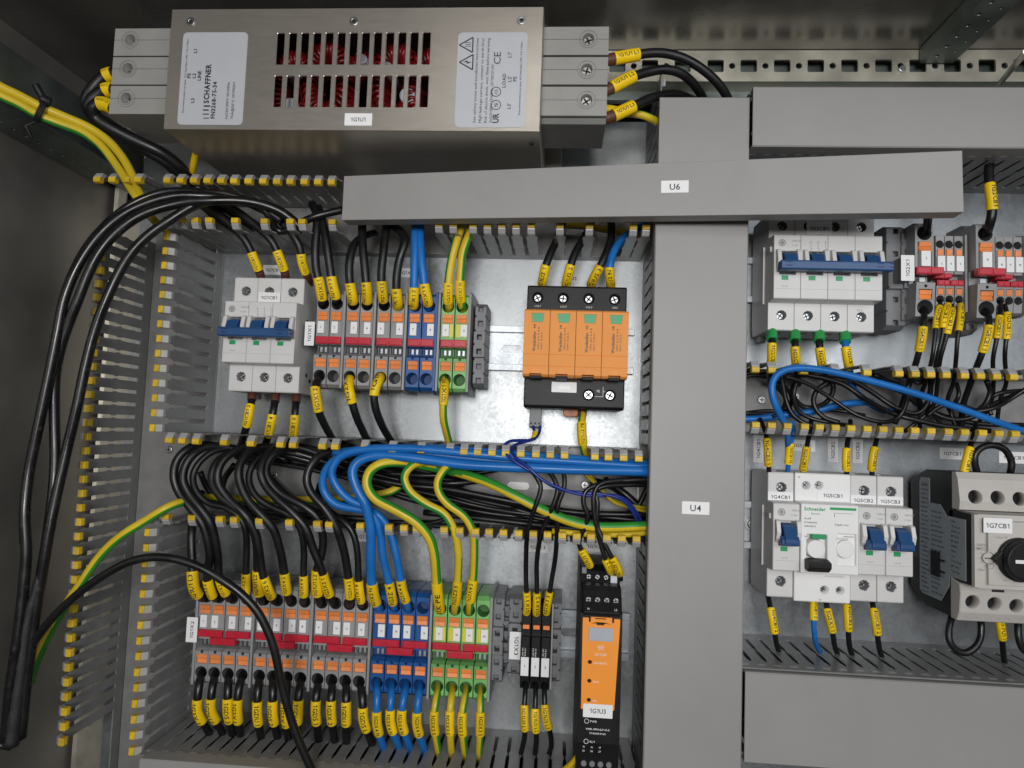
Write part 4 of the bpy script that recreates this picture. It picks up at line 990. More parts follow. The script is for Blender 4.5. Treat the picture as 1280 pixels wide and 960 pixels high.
# cards
def fcard(name,us,vs,rad=3):
    a=L(us[0],vs[1]); b=L(us[1],vs[0]); X,Y=(b[0]-a[0])/2,(b[1]-a[1])/2; c=((a[0]+b[0])/2,(a[1]+b[1])/2); pts=[]
    for sx,sy,q in ((1,1,0),(-1,1,1),(-1,-1,2),(1,-1,3)):
        for k in range(4):
            th=math.pi/2*(q+k/3); pts.append((c[0]+sx*(X-rad)+rad*math.cos(th),c[1]+sy*(Y-rad)+rad*math.sin(th)))
    return MB().prism(pts,'z',FZ+.05,FZ+.3).obj(name,m_silverl,t)
o=fcard('rating_label',(221.5,310.5),(40.5,156)); R90=math.pi/2; m=MB(); zt=FZ+.3
def ft(s,u,v,size,wid=None,bold=.012,al='C'): x,y=L(u,v); m.text(s,(x,y,zt),size,R90,0,wid,align=al,bold=bold)
ft('Recommended torque: 4.2 Nm/lbin | PE: 1.0-1.1Nm',232,95,1.7,52); ft("L1",244.5,64,3.3,bold=.03); ft('PE',236.5,95,3.3,bold=.03); ft('L2',243,95,3.3,bold=.03); ft('LINE',249.5,95,3.3,bold=.03); ft('L3',241,126,3.3,bold=.03)
ft('SCHAFFNER',259.5,105,5.2,28,.035); ft('FN3268-75-34',267.5,125.5,4.0,26,.035); ft('3x520/300V 50/60Hz',284.5,126,2.5,26); ft('75A@50°C 20190501',291.5,126,2.5,26)
for k,(a,b) in enumerate(((258.5,148),(257.5,143),(258,138),(259,133))):
    x,y=L(a,b); m.box(x-2.2+k*.0,x+1.8+ (k%2)*.5,y-.3-.05*k,y+.3+.1*k,zt+.02,zt+.08)
m.obj('lettering',m_ink,o)
o=fcard('warning_label',(568,660),(40.5,159)); m=MB()
for v in (56.5,78): 
    x,y=L(584,v); tri=[(-5.2,0),(3.8,5.2),(3.8,-5.2)]
    for k in range(3):
        a_,b_=Vector(tri[k]+(0,)),Vector(tri[(k+1)%3]+(0,)); d=(b_-a_).normalized(); nn_=Vector((-d.y,d.x,0))*.4
        m.prism([(x+(a_+nn_).x,y+(a_+nn_).y),(x+(b_+nn_).x,y+(b_+nn_).y),(x+(b_-nn_).x,y+(b_-nn_).y),(x+(a_-nn_).x,y+(a_-nn_).y)],'z',zt+.02,zt+.08)
x,y=L(584,78); m.prism([(x-2.8,y+.1),(x+.4,y+1.2),(x+.2,y+.2),(x+3.0,y-.1),(x-.2,y-1.2),(x,y-.2)],'z',zt+.02,zt+.08)
x,y=L(584.5,56.5)
for k in (-1.3,0,1.3): m.prism([(x-1.6,y+k-.2),(x,y+k+.4),(x+2.4,y+k-.2),(x+2.4,y+k+.2),(x,y+k+.8),(x-1.6,y+k+.2)],'z',zt+.02,zt+.08)
for u,s in ((592.5,'See safety notes and installation instructions'),(599.5,'High leakage current, connect to earth first'),(606.5,'Risk of electric shock, wait 10min before servicing'),(613,'3x520/300V 50/60Hz -25/100/21 HV')):
    ft(s,u,100 if u<600 else 103,1.9,None,.0) if False else ft(s,u,154,2.6,58 if u<612 else 40,.008,'L')
ft('CE',621.5,73,6.6,9,.0); ft('L1\'',637,69,3.3,bold=.02); ft('LOAD',630,101,3.3,bold=.02); ft("L2'",637,99,3.3,bold=.02); ft('PE',643.5,99,3.3,bold=.02); ft("L3'",636,133,3.3,bold=.02); ft('Recommended torque: 4.2 Nm/lbin | PE: 1.0-1.1Nm',650.5,98,1.7,50)
ft('UR',619.5,148,5.6,7,.03)
for v,s in ((131.5,'S'),(115,'cUL')): x,y=L(620,v); m.ring((x,y,zt),2.9,3.4,.07); m.text(s,(x,y,zt),3,R90,0,4)
m.obj('lettering',m_ink,o)
a=L(448,149.5); device_label(t,(a[0],a[1],FZ+.05),18.6,8.4,'1G1U1',3.8,wid=10.5)
# terminal blocks at both ends
def fblocks(side):
    for k,(va,vb,cu,cv) in enumerate((((35,70,163,50),(71,106,160,86),(107,143,158,123)) if side<0 else ((33,69,735.5,49),(71,106,733.5,87),(108,145,733,125)))):
        if side<0: xo,xi=-326.8-cx_,-FX
        else: xi,xo=FX,26.3-cx_
        yt_=P(200 if side<0 else 720,va,112)[1]-cy_; yb_=P(200 if side<0 else 720,vb,112)[1]-cy_
        hx,hy=P(cu,cv,112)[0]-cx_,P(cu,cv,112)[1]-cy_
        mb=MB().box(xo,xi,yb_+.25,yt_-.25,62,112); cut=MB().cyl((hx,hy,104),3.9,12,n=24)
        s_=-1 if xo<xi else 1
        for sg in (1,): cut.box(hx+5.6*(-s_) if False else min(xo,xi)-1,max(xo,xi)+1,hy-.2,hy+.15,111.4,114)
        hxs=xo-1 if side<0 else xo-8
        cut.cyl((xo-2 if side<0 else xo-8,hy,88),4.6,10,'x',20)
        o=mb.obj('terminal_housing',m_fterm,t,.7,cut)
        MB().ring((hx,hy,112),5.9,6.4,.3,28).obj('screw_collar',m_ftermd,o); MB().ring((hx,hy,112),3.95,4.6,.6,24).obj('screw_collar',m_fterm,o)
        screw_part(t,(hx,hy,109.6 if side>0 else 107),3.5,rot=.9*k+.4,m=m_screw)
    if side>0:
        # darker shroud below the last terminal
        yb_=P(720,145,112)[1]-cy_; mb=MB().prism([(yb_,60),(yb_-.1,109),(yb_-3,106),(yb_-3,66)],'x',FX,26.3-cx_); mb.obj('terminal_shroud',m_ftermd,t,.4)
        m=MB(); vs,fs,wd,_=glyphs('W 75A',.01)
        for s,zz in (('66605 CHO 4U',84),('1000V 75A',90),('UL CSA',78)):
            vs,fs,wd,_=glyphs(s,.008); m.add([(FX+8+xx*2.4,yb_-3.05,zz+yy*2.4) for xx,yy in vs],[f[::-1] for f in fs])
        m.obj('embossing',m_fterm,t)
fblocks(-1); fblocks(1)

# ================================================================== STICKERS ON THE PLATE
def sticker(u,v,wd,ht,txt,label,rot=0,size=3.4):
    p=P(u,v,.3); t=MB(); o=solo(t.box(p[0]-wd/2,p[0]+wd/2,p[1]-ht/2,p[1]+ht/2,.1,.45),'plate_label',m_card,p,label,'label','name labels stuck on the plate')
    MB().text(txt,(0,0,.45-.3),size*1.1,rot,wid=(wd if not rot else ht)*.72).obj('lettering',m_ink,o)
for a in ((341.5,337.5,18,8.5,'1G1CB1','white plate label 1G1CB1 above the three pole breaker'),(508,341,16,8,'1G1X1','white plate label behind the blue wires of the upper left bay'),
          (711.5,348,18,8,'1G1U2','white plate label above the orange surge arrester'),(455,671,18,8,'1G1X2','white plate label below the middle duct left of the blue wires'),
          (672,684,18,8.4,'1G1X3','white plate label behind the three thin black wires'),(743.5,683,18,8.4,'1G1U3','white plate label above the orange relay'),
          (1003,557,20,9,'1G5CB1','white plate label half hidden by the black wire above 1G5CB1'),(1190,567,19,9,'1G7CB1','white plate label left of the black wire loop above the motor breaker'),
          (1267,572,22,9,'1G8CB1','white plate label right of the black wire loop above the motor breaker'),(948,561,8,22,'1G4CB1','upright white plate label 1G4CB1',1.5708),
          (1041,563,8,19,'1G5CB2','upright white plate label 1G5CB2',1.5708),(1072,564,8,19,'1G5CB3','upright white plate label 1G5CB3',1.5708)):
    sticker(*a[:6],**({'rot':a[6]} if len(a)>6 else {}))
# ================================================================== WIRES
ORD=['first','second','third','fourth','fifth','sixth','seventh','eighth','ninth','tenth','eleventh','twelfth','thirteenth','fourteenth','fifteenth','sixteenth','seventeenth','eighteenth','nineteenth','twentieth']
def proj(p):
    X,Yv,Z=p[0],-p[1],DIST-p[2]; c=_X*X+_Y*Yv+_n*Z
    return 640+F*c.x/c.z, 480+F*c.y/c.z
INS={'w':m_insw,'k':m_ins,'b':m_insb,'n':m_insn}
def wire(kind,r,pts,label,marker=None,txt=None,ferrule=None,group=None,name='wire',g0=4,flip=False,cat='wire',k=7,sl=.65,end=0,gw=2.6):
    path=smooth_path(spline([P(*q) for q in pts],k),2)
    base=tuple(path[0]); t=thing(name,base,label,cat,group)
    mb=MB(); n=14 if kind=='y' else 12
    def gfun(kk):
        if not isinstance(g0,tuple): return g0
        a_,b_,f_=g0; q_=max(0,min(1,(kk/len(path)-f_)/.12)); return a_+(b_-a_)*q_
    if kind=='y': mb.tube(path,r,n,0,mfun=lambda i,kk:1 if ((i-gfun(kk)+gw)%n)<2*gw else 0); mats=[m_insy,m_insg]
    else: mb.tube(path,r,n); mats=[INS[kind]]
    mb.obj('insulation',mats,t,off=base)
    L=[0]
    for a,b in zip(path,path[1:]): L.append(L[-1]+(b-a).length)
    if ferrule:
        fm,f0,f1,fr=ferrule; seg=cut_path(path,f0,f1); MB().tube(seg,r+fr,14).obj('ferrule',fm,t,.3,off=base)
    if marker:
        ax=0 if marker[0]=='u' else 1; m0,m1=marker[-2:]
        pj=[proj(q)[ax] for q in path]
        def cross(val):
            best=None
            for i in range(len(pj)-1):
                if (pj[i]-val)*(pj[i+1]-val)<=0 and pj[i]!=pj[i+1]:
                    tt=(val-pj[i])/(pj[i+1]-pj[i]); return L[i]+tt*(L[i+1]-L[i])
            i=min(range(len(pj)),key=lambda j:abs(pj[j]-val)); return L[i]
        s0,s1=sorted((cross(m0),cross(m1)))
        if s1-s0<6: s1=s0+6
        seg=cut_path(path,s0,s1); rs=r+sl
        so=MB().tube(seg,rs,16).obj('marker_sleeve',m_sleeve,t,.25,off=base)
        if txt:
            frs=frames(seg); ln=s1-s0; vs,fs,wd,_=glyphs_cut(txt,.02); size=min(rs*1.25,ln*.86/wd); kx=min(ln*.84/wd,size*1.35)
            # read towards the top or the right of the picture
            a,b=proj(seg[0]),proj(seg[-1]); d=1 if (b[1]<a[1] if abs(b[1]-a[1])>abs(b[0]-a[0]) else b[0]>a[0]) else -1
            if flip: d=-d
            v=[]; off=random.uniform(-.35,.35)
            for x,y in vs:
                s=ln/2+d*(x-wd/2)*kx; q=max(0,min(len(frs)-1.001,s/ln*(len(frs)-1))); i=int(q); fq=q-i
                C=frs[i][0].lerp(frs[i+1][0],fq); N=frs[i][2]; B=frs[i][3]
                th=-d*(y-.36)*size/rs+off
                v.append(C+(N*math.cos(th)+B*math.sin(th))*(rs+.06))
            MB().add(v,fs).obj('lettering',m_ink,so,off=base)
    return t
G1='wires entering the upper left terminals from above'
# ---- upper left row, from above
def txx(s): return s
up=[('k',3.3,[(404,384,38),(403.5,378,50),(402,368,56),(399,352,60),(395,335,62),(394,310,63),(396,285,62),(396,268,58),(390,255,50)],(373.5,347),'1G1X1 1'),
('k',3.3,[(421,382,38),(420.5,376,50),(419,368,56),(415.5,355,60),(412.5,335,62),(409,310,63),(406,290,62),(402,273,58),(398,260,50)],(371.5,346),'1G1X1 2'),
('k',3.3,[(442,385,38),(441.5,379,50),(440.5,371,57),(438,357,60),(436.5,342,62),(437.5,324,62),(443,306,58),(455,296,48),(468,292,36)],(377,354),'1G1X1 3'),
('k',3.3,[(459,385,38),(459,379,50),(459,370,56),(458,357,60),(456,335,62),(454,315,62),(453,296,60),(453,275,54),(455,258,48)],(377,353),'1G1X1 4'),
('k',3.3,[(480,386,38),(479.5,379,50),(478.5,369,57),(477,355,60),(477,338,62),(479,318,62),(481,300,60),(483,282,56),(482,262,50)],(375.5,351.5),'1G1X1 5'),
('k',3.3,[(497.5,387,38),(497.5,383,50),(497,375,57),(495.5,362,60),(496,345,62),(499,326,63),(504,310,63),(506,297,61),(498,287,56),(486,280,46)],(384,361),'1G1X1 6'),
('b',3.3,[(517,389,38),(517,383,50),(517,375,57),(517.5,362,60),(518,340,62),(518.5,315,62),(519,290,60),(520,262,52)],(382.5,359.5),'1G1X1 7'),
('b',3.3,[(536,389,38),(535.5,382,50),(534,373,57),(531,360,60),(528.5,340,62),(526,318,62),(525,295,60),(526,265,52)],(379.5,355),'1G1X1 8'),
('y',3.2,[(562,391,38),(561.5,384,50),(560,375,57),(560,360,60),(562,340,62),(566,318,63),(571,300,63),(576,284,60),(577,262,52)],(378,354),'1G1X1 9'),
('y',3.2,[(579,391,38),(578,384,50),(576,373,57),(575,358,60),(576,338,62),(578,318,63),(583,302,63),(588,288,60),(586,268,50)],(376.5,351),'1G1X1 10')]
for i,(kd,r,p,m,tx) in enumerate(up):
    c={'k':'black','b':'blue','y':'yellow and green'}[kd]
    wire(kd,r,p,f'{c} wire entering the {ORD[i]} terminal of the upper left row from above',m,tx,group=G1,g0=10 if i==8 else 3)
dn=[('k',3.1,[(399.5,467,38),(398.5,473,50),(395.5,479,56),(394,487,58),(396,500,58),(398.5,514,56),(404,527,50),(411,540,40),(420,552,28),(440,560,18)],(484,514),'1G1X1 2',1),
('k',3.1,[(438.5,470,38),(437,476,50),(436,483,56),(437.5,492,58),(440.5,504,56),(445,519,52),(452,535,42),(461,551,30),(480,560,20)],(474,503.5),'1G2X1 4',3),
('k',3.1,[(476,468,38),(475,473,50),(472,478,57),(469,486,59),(467.5,497,59),(470,512,56),(475.5,527,50),(484,543,38),(494,555,27),(515,561,20)],(469,494.5),'1G1X1 6',5),
('y',2.9,[(556,472,38),(556,478,50),(555.5,486,56),(554.5,498,57),(554,510,57),(554.5,525,54),(558,540,46),(562,554,36),(568,565,26)],(478,506.5),'1G1X1 PE',9)]
for kd,r,p,m,tx,i in dn:
    wire(kd,r,p,f"{'black' if kd=='k' else 'yellow and green'} wire leaving the {ORD[i-1]} terminal of the upper left row downwards",m,tx,group='wires leaving the upper left terminals downwards',g0=10)
# ---- three pole breaker
for i,(p,m,f,tx) in enumerate((([(327,352,34),(326,345,44),(323,337,49),(318,325,53),(311,308,57),(303,296,59),(290,283,60),(272,268,60),(250,256,54)],(337.5,315.5),(5,13),'1G1CB1 1'),
    ([(358,352,34),(357,345,44),(355,337,49),(351,326,53),(343.5,308,57),(336,297,59),(322,284,60),(302,268,60),(280,254,54)],(337.5,313.5),(5,13),'1G1CB1 3'),
    ([(387,355,34),(385,347,44),(382,340,49),(378,329,53),(375,311,57),(369,298,59),(357,283,60),(340,268,60),(318,256,54)],(341.5,317.5),(5,13),'1G1CB1 5'))):
    wire('k',3.0,p,f'black wire with brown sleeve entering the {ORD[i]} pole of the three pole breaker from above',m,tx,(m_brown,1,16,.35),'wires above the three pole breaker')
for i,(p,m,tx) in enumerate((([(316,487,36),(315.3,494,44),(314.5,502,48),(312,512,51),(310,524,51),(307,537,46),(303,550,32),(300,560,20)],(506.5,532),'1G1CB1 2'),
    ([(345,489,36),(344.3,496,44),(343.5,504,48),(341.5,515,51),(338.5,530,50),(335.5,545,42),(332,556,28),(340,562,20)],(518,544),'1G1CB1 4'),
    ([(371,490,36),(370.5,497,44),(370,505,48),(369,516,51),(368,531,50),(366.5,546,42),(362,557,28),(372,562,20)],(519,545),'1G1CB1 6'))):
    wire('k',2.9,p,f'black wire with brown sleeve leaving the {ORD[i]} pole of the three pole breaker downwards',m,tx,(m_brown,4,15.5,.55),'wires below the three pole breaker')
# ---- surge arrester
for i,(kd,p,m,tx) in enumerate((('k',[(677,362,32),(677.5,356,40),(679,347,48),(682,333,52),(687.5,318,50),(694,304,46),(701,286,36),(705,268,28)],(355,332),'1G1U2 1'),
    ('k',[(706,362,32),(707,357,40),(709.5,347,48),(713,333,52),(719,316,50),(727,302,46),(735,288,36),(741,272,28)],(355,331.5),'1G1U2 2'),
    ('k',[(737,362,32),(738.5,357,40),(742,348,48),(750,333,52),(758,316,50),(763.5,300,46),(764.5,286,40),(763,268,32)],(356,333),'1G1U2 3'),
    ('b',[(764,362,32),(763.5,357,40),(762.5,348,48),(762,334,52),(766.5,316,50),(776,301,46),(789,290,40),(808,280,32)],(357,334.5),'1G1U2 N'))):
    wire(kd,3.0,p,f"{'black' if kd=='k' else 'blue'} wire entering the {ORD[i]} pole of the orange surge arrester from above",m,tx,group='wires above the surge arrester')
wire('y',2.9,[(700,281,18),(725,282,20),(748,285,22),(772,289,22),(790,295,20),(806,304,14)],'yellow and green wire lying inside the top duct above the surge arrester',g0=5)
wire('y',2.9,[(728,514,28),(728,520,38),(727,530,44),(727.5,545,46),(729.5,560,42),(734,572,32),(745,580,22)],'yellow and green wire leaving the orange surge arrester downwards',(529,555),'1G1U2 PE',(m_brown,0,9,.5),g0=3)
# navy pair from the signal plug
for i,(dx,pp) in enumerate(((0,[(666,527,28),(667,536,36),(669,543,42),(664,550,50),(650,550.5,58),(636,552,66),(629,560,72),(634,569,78),(650,581,80),(668,592,80),(686,605,80),(705,613,78),(730,616,76),(755,618,76),(776,624,74),(790,638,70),(800,660,62),(808,678,48),(811,692,40)]),
                            (1,[(675,527,28),(675,536,36),(673,543,42),(667,549,50),(653,553,58),(643,557,66),(640,565,72),(646,573,78),(660,584,82),(678,600,82),(697,609,80),(720,617,78),(745,620,76),(768,619,74),(786,628,70),(800,648,62),(810,670,48)]))):
    wire('n',1.15,pp,('thin navy wire looping out of the signal plug under the surge arrester to the left','thin navy wire beside the looping one under the surge arrester')[i],(541,548) if i==0 else None,None,group='thin navy wires',sl=1.1)
# ---- lower left row: from above
LG='wires dropping into the long lower left row'
lw=[
('k',3.1,[(257,751,38),(254,748,50),(248,744,56),(243,736,61),(241,724,63),(240.5,706,63),(239.5,680,61),(240,660,58),(243,640,48),(252,615,36)],(744,713.5),'1G1U1 L3',1.1),
('k',3.1,[(274,752,38),(271,749,48),(266,745,55),(262,735,60),(259,722,63),(261,706,66),(262,688,68),(254,657,72),(240,637,74),(224,616,74),(217.5,597,74),(220,578,72),(232,563,68),(250,556,58),(280,559,44),(320,566,34)],(745,725),'1G1X2 2',.6),
('k',3.1,[(291,753,38),(288,749,48),(283,743,55),(278,733,60),(273,715,63),(272,690,66),(264,656,72),(252,637,74),(237,618,74),(229,601,74),(231,584,72),(242,568,68),(262,558,58),(300,562,44),(340,570,34)],(742,722),'1G1X2 3',.6),
('k',2.5,[(309,754,38),(308.5,750,50),(307.5,742,57),(307.5,729,60),(307.5,709,62),(308.5,685,64),(307,662,68),(298,645,70),(281,634,70),(261,629,70),(246,615,70),(241,596,68),(250,577,64),(270,563,56),(300,561,44),(340,572,34)],(741.5,717),'1G1X2 4',.8),
('k',3.1,[(330,756,38),(328,752,50),(325,744,57),(323,729,60),(322,708,63),(321,680,67),(313,652,72),(298,637,74),(276,621,74),(265,601,72),(270,580,68),(288,567,58),(320,565,44),(360,575,34)],(743,713),'1G1U1 L2',1.0),
('k',3.1,[(346.5,756,38),(344,752,48),(339,745,55),(334,734,60),(328.5,718,63),(325,695,66),(320,668,70),(306,643,74),(286,624,74),(273,604,74),(274,584,72),(287,568,66),(310,559,54),(350,566,42),(400,580,34)],(746,722),'1G1X2 6',.6),
('k',3.1,[(364,757,38),(362.5,752,48),(359.5,744,55),(357,729,60),(354.5,709,63),(350,686,67),(342,662,72),(327,644,75),(310,625,75),(300,603,74),(299,584,72),(308,568,66),(326,559,54),(360,563,42),(420,582,32)],(741,716.5),'1G3X4 2',.6),
('k',2.5,[(380.5,758,38),(380.5,753,50),(380,745,57),(380,731,60),(379.5,712,62),(380,687,64),(376,662,68),(364,645,70),(336,632,70),(319,619,70),(311,600,68),(316,581,64),(332,568,56),(365,566,42),(420,586,30)],(744.5,719.5),'1G1X4 4',.8),
('k',3.1,[(401.5,760,38),(400,754,50),(397.5,745,57),(396,730,60),(396.5,712,62),(402,693,62),(404,671,64),(397,648,68),(379,632,70),(351,617,70),(336,600,70),(333,583,68),(344,567,62),(370,559,48),(420,575,36)],(743.5,713),'1G1U1 L2',1.0),
('k',3.1,[(419.5,760,38),(417,755,48),(413,746,55),(408,732,60),(401,709,65),(391,685,68),(382,660,72),(365,640,74),(345,622,74),(331,605,73),(326,588,72),(333,570,66),(350,558,54),(390,562,42),(440,580,32)],(744,717.5),'1G3X3 1',.6),
('k',3.1,[(437,762,38),(437.5,756,50),(438,748,57),(437,734,60),(434.5,714,63),(430,688,67),(421,661,73),(407,637,75),(389,616,75),(383.5,598,74),(391,578,72),(407,566,64),(440,562,50),(490,575,36)],(746.5,722),'1G3X4 3',.6),
('k',2.5,[(453.5,762,38),(453,757,50),(451.5,750,57),(449.5,738,60),(448,719,62),(447,692,64),(442,668,66),(431,653,66),(413,640,62),(398,622,52),(400,606,40)],(751.5,726),'1G1X1 8',.8),
('b',3.6,[(475,766,38),(473.5,760,48),(469,751,56),(466,738,61),(464,718,65),(463.5,690,69),(463.5,660,73),(457,631,76),(446,611,77),(440.5,590,77),(449,576,76),(470,569.5,75),(500,570.5,75),(540,575.5,74),(580,581,74),(640,584,74),(720,587,73),(814,589,70)],(753.5,729),'1G1X2 N',.6),
('b',3.0,[(492.5,766,38),(492.5,760,48),(491,752,56),(488.5,739,60),(484,718,63),(478.5,695,66),(476,670,68),(470,650,70),(455,633,72),(436,624,73),(421,608,74),(414.5,590,75),(423,573,75),(441,564,76),(470,560.5,76),(520,561,76),(580,566,75),(640,572,73),(720,577,71),(814,584,68)],(753.5,728.5),'1G3Z 4',.6),
('b',3.0,[(510,767,38),(510,761,48),(507.5,751,56),(503,737,60),(499.5,716,63),(494.5,690,65),(487,664,66),(472,643,68),(448,636.5,69),(421,631,70),(406,616,71),(403.5,598,72),(412,581,73),(430,569,73),(460,563,72),(520,566,70),(600,574,68),(700,583,66),(814,592,64)],(751,725),'1G3X4 4',.6),
('y',3.5,[(551,769,38),(550,762,48),(548.5,753,56),(547,741,61),(545,718,66),(543,693,71),(536,671,75),(519,652,78),(494,637,79),(470,624,79),(459,607,79),(462,590,78),(476,580,77),(496,577.5,73),(520,580,64),(560,588,54),(577.5,592,60),(610,603,70),(645,620,74),(680,638,74),(716,652.5,73),(753,659,72),(814,657,66)],(769,728),'1G1X PE',.6),
('y',2.9,[(568.5,770,38),(568.5,763,48),(569.5,754,56),(571,741,60),(572.5,718,64),(573,692,69),(568,664,74),(555,642,76),(533,630,77),(513,615,77),(505.5,598,77),(511,585.5,76),(523,578.5,70),(545,576,60)],(754,727),'1G3Z3 5',.7),
('y',2.9,[(587,770,38),(587,763,48),(587.5,754,56),(589.5,740,60),(592,718,64),(593,690,69),(591.5,665,74),(580,645,76),(561,631,77),(549.5,617,77),(547,603,77),(553,590,76),(560,583.5,72),(572,578,60)],(751,724.5),'1G3X4 5',.7),
]
for i,(kd,r,p,m,tx,sl) in enumerate(lw):
    c={'k':'black','b':'blue','y':'yellow and green'}[kd]
    wire(kd,r,p,f'{c} wire dropping into the {ORD[i]} terminal of the long lower left row',m,tx,group=LG,sl=sl,g0={15:(3.5,-3.5,.62),16:(4,10.5,.35),17:3.5}.get(i,4),flip=(i in(12,13,14)) and False)
# ---- lower left row: downwards
def down(u0,v0,mu,mv,u1,v1,i,kd='k',r=3.0,tx='1G2X'):
    zz=44; p=[(u0,v0-3,36),(u0-.3,v0+5,48),(u0*.55+mu*.45,v0+14,56),(mu+(u0-mu)*.15,(v0+mv)/2+6,59),(mu,mv,58),(mu*.6+u1*.4,mv*.45+v1*.55-2,54),(u1,v1,44),(u1+3,v1+14,30),(u1+5,v1+18,16)]
    c={'k':'black','b':'blue','y':'yellow and green'}[kd]
    wire(kd,r,p,f'{c} wire leaving the {ORD[i]} terminal of the long lower left row downwards',(mv-14,mv+14),tx,group='wires leaving the long lower left row downwards',flip=True,g0=(10 if i!=17 else 4),sl=.7)
for i,a in enumerate(((252,838.7,246.5,888,261,915),(269,840,263.5,887,277,913),(286,841,284.5,887,290,915),(302.7,841.4,296.5,888,300,916),(324.6,842.8,321.5,890.5,326,920),(341.5,843,340.8,890,346,918),(359.5,844,357,892,360,920),(376.7,845.5,372.5,889,371,920),
    (398,848,394.5,889.7,398,922),(415.7,849,413.7,889.7,418,922),(433,850,432.7,891,433,924),(451,851.8,454,898,464,926))): down(*a,i,tx=('1G3X','1GDU','1GDS')[i%3]+(' 1',' 2',' 3',' L')[i%4])
for i,a in enumerate(((471.5,853,471,903,479,934),(490,854,487.8,901,498,932),(507.5,855,502,901,511.5,932),(525,856,521,904,530,936))): down(*a,12+i,'b',2.9,tx='1G3X4 N')
for i,a in enumerate(((548,858.8,542.5,902.5,548,938),(565.5,860,562,902.5,564,938),(583,861,577.5,904,581,940),(601,862.5,600.5,904,599,942))): down(*a,16+i,'y',2.7,tx='1G3X3 5')
# ---- fuse terminals
for i,p in enumerate(([(657,774,34),(657.5,768,44),(659,758,50),(658.5,745,53),(657.5,725,56),(657.5,700,60),(659,668,70),(665,645,76),(671,628,78),(676,609,78),(669,594,77),(656,580,74),(648,568,64)],
    [(670.5,775,34),(670.5,769,44),(670.5,760,50),(671,745,53),(671,725,56),(671,702,60),(676,668,70),(686,645,75),(692,630,77),(697,612,77),(691,596,75),(681,584,70),(676,572,58)],
    [(683,774,34),(683,768,44),(684,758,50),(686.5,744,53),(690,722,56),(694,698,60),(696.5,664,70),(696,640,75),(699,626,76),(705,610,76),(705,594,74),(700,584,70),(694,572,58)])):
    wire('k',1.75,p,f'thin black wire entering the {ORD[i]} black fuse terminal from above',(766,740) if i!=1 else (767,741),f'1G1X3 {i+1}',group='thin wires above the fuse terminals',sl=1.15)
for i,p in enumerate(([(657.5,850,34),(657,856,44),(656.5,866,50),(655.5,882,53),(655.5,900,54),(656,920,50),(652,938,42),(650,950,28),(651,956,14)],
    [(670,850,34),(669.5,857,44),(669.5,868,50),(669,885,53),(669,902,54),(670.5,922,50),(669,938,42),(667.5,950,28),(668,956,14)],
    [(681.5,850,34),(681,856,44),(680.5,866,50),(681,882,53),(683,900,54),(688,918,50),(689,934,42),(684,947,28),(684,956,14)])):
    wire('k',1.85,p,f'thin black wire leaving the {ORD[i]} black fuse terminal downwards',((881,912),(885.5,914),(880.5,910))[i],('1G1U3 L1','1G1U3 L2','1G1U3 L3')[i],group='thin wires below the fuse terminals',sl=1.2,flip=True)
# ---- relay wires
wire('k',1.75,[(741,716,48),(739,710,62),(734,700,68),(727,688,70),(723.5,676,72),(731,659,74),(735,645,76),(729.5,630,77),(731,616,77),(741,608,76),(765,602,72),(814,599,66)],'black wire curving into the left terminal of the orange relay from above',(707,687),'1G1U3 1',sl=1.2)
wire('k',1.75,[(766,722,50),(764,715,64),(760,706,70),(755,694,72),(749,672,74),(744,650,76),(742,632,77),(743,616,77),(752,604,76),(780,600,70),(814,597,62)],'black wire leading to the relay under the rightmost marker sleeve',(715,699),'1G1U3 2',sl=1.2)
wire('k',1.75,[(776,724,54),(774,716,68),(770,706,72),(763,694,74),(755,678,75),(746,655,75),(747,630,76),(745,615,75),(756,608,74),(790,606,66),(814,606,60)],'black wire entering the right terminal of the orange relay from above',(717,697),'1G1U3 3',sl=1.2)
wire('y',1.5,[(694,566,30),(720,580,30),(735,596,32),(748,608,36),(765,626,36),(786,634,34),(812,640,30)],'thin yellow and green wire curving behind the relay wires in the middle duct',g0=4)
wire('y',1.5,[(730,585,26),(745,604,28),(757,620,28),(780,630,28),(812,636,24)],'second thin yellow and green wire deep in the middle duct near the upright cover',g0=9)
wire('y',1.7,[(700,968,60),(716,955,66),(726,942,64),(736,930,50),(745,922,30)],'yellow marked wire peeping out at the lower left of the orange relay',(966,938),'1G1U3',sl=1.0)
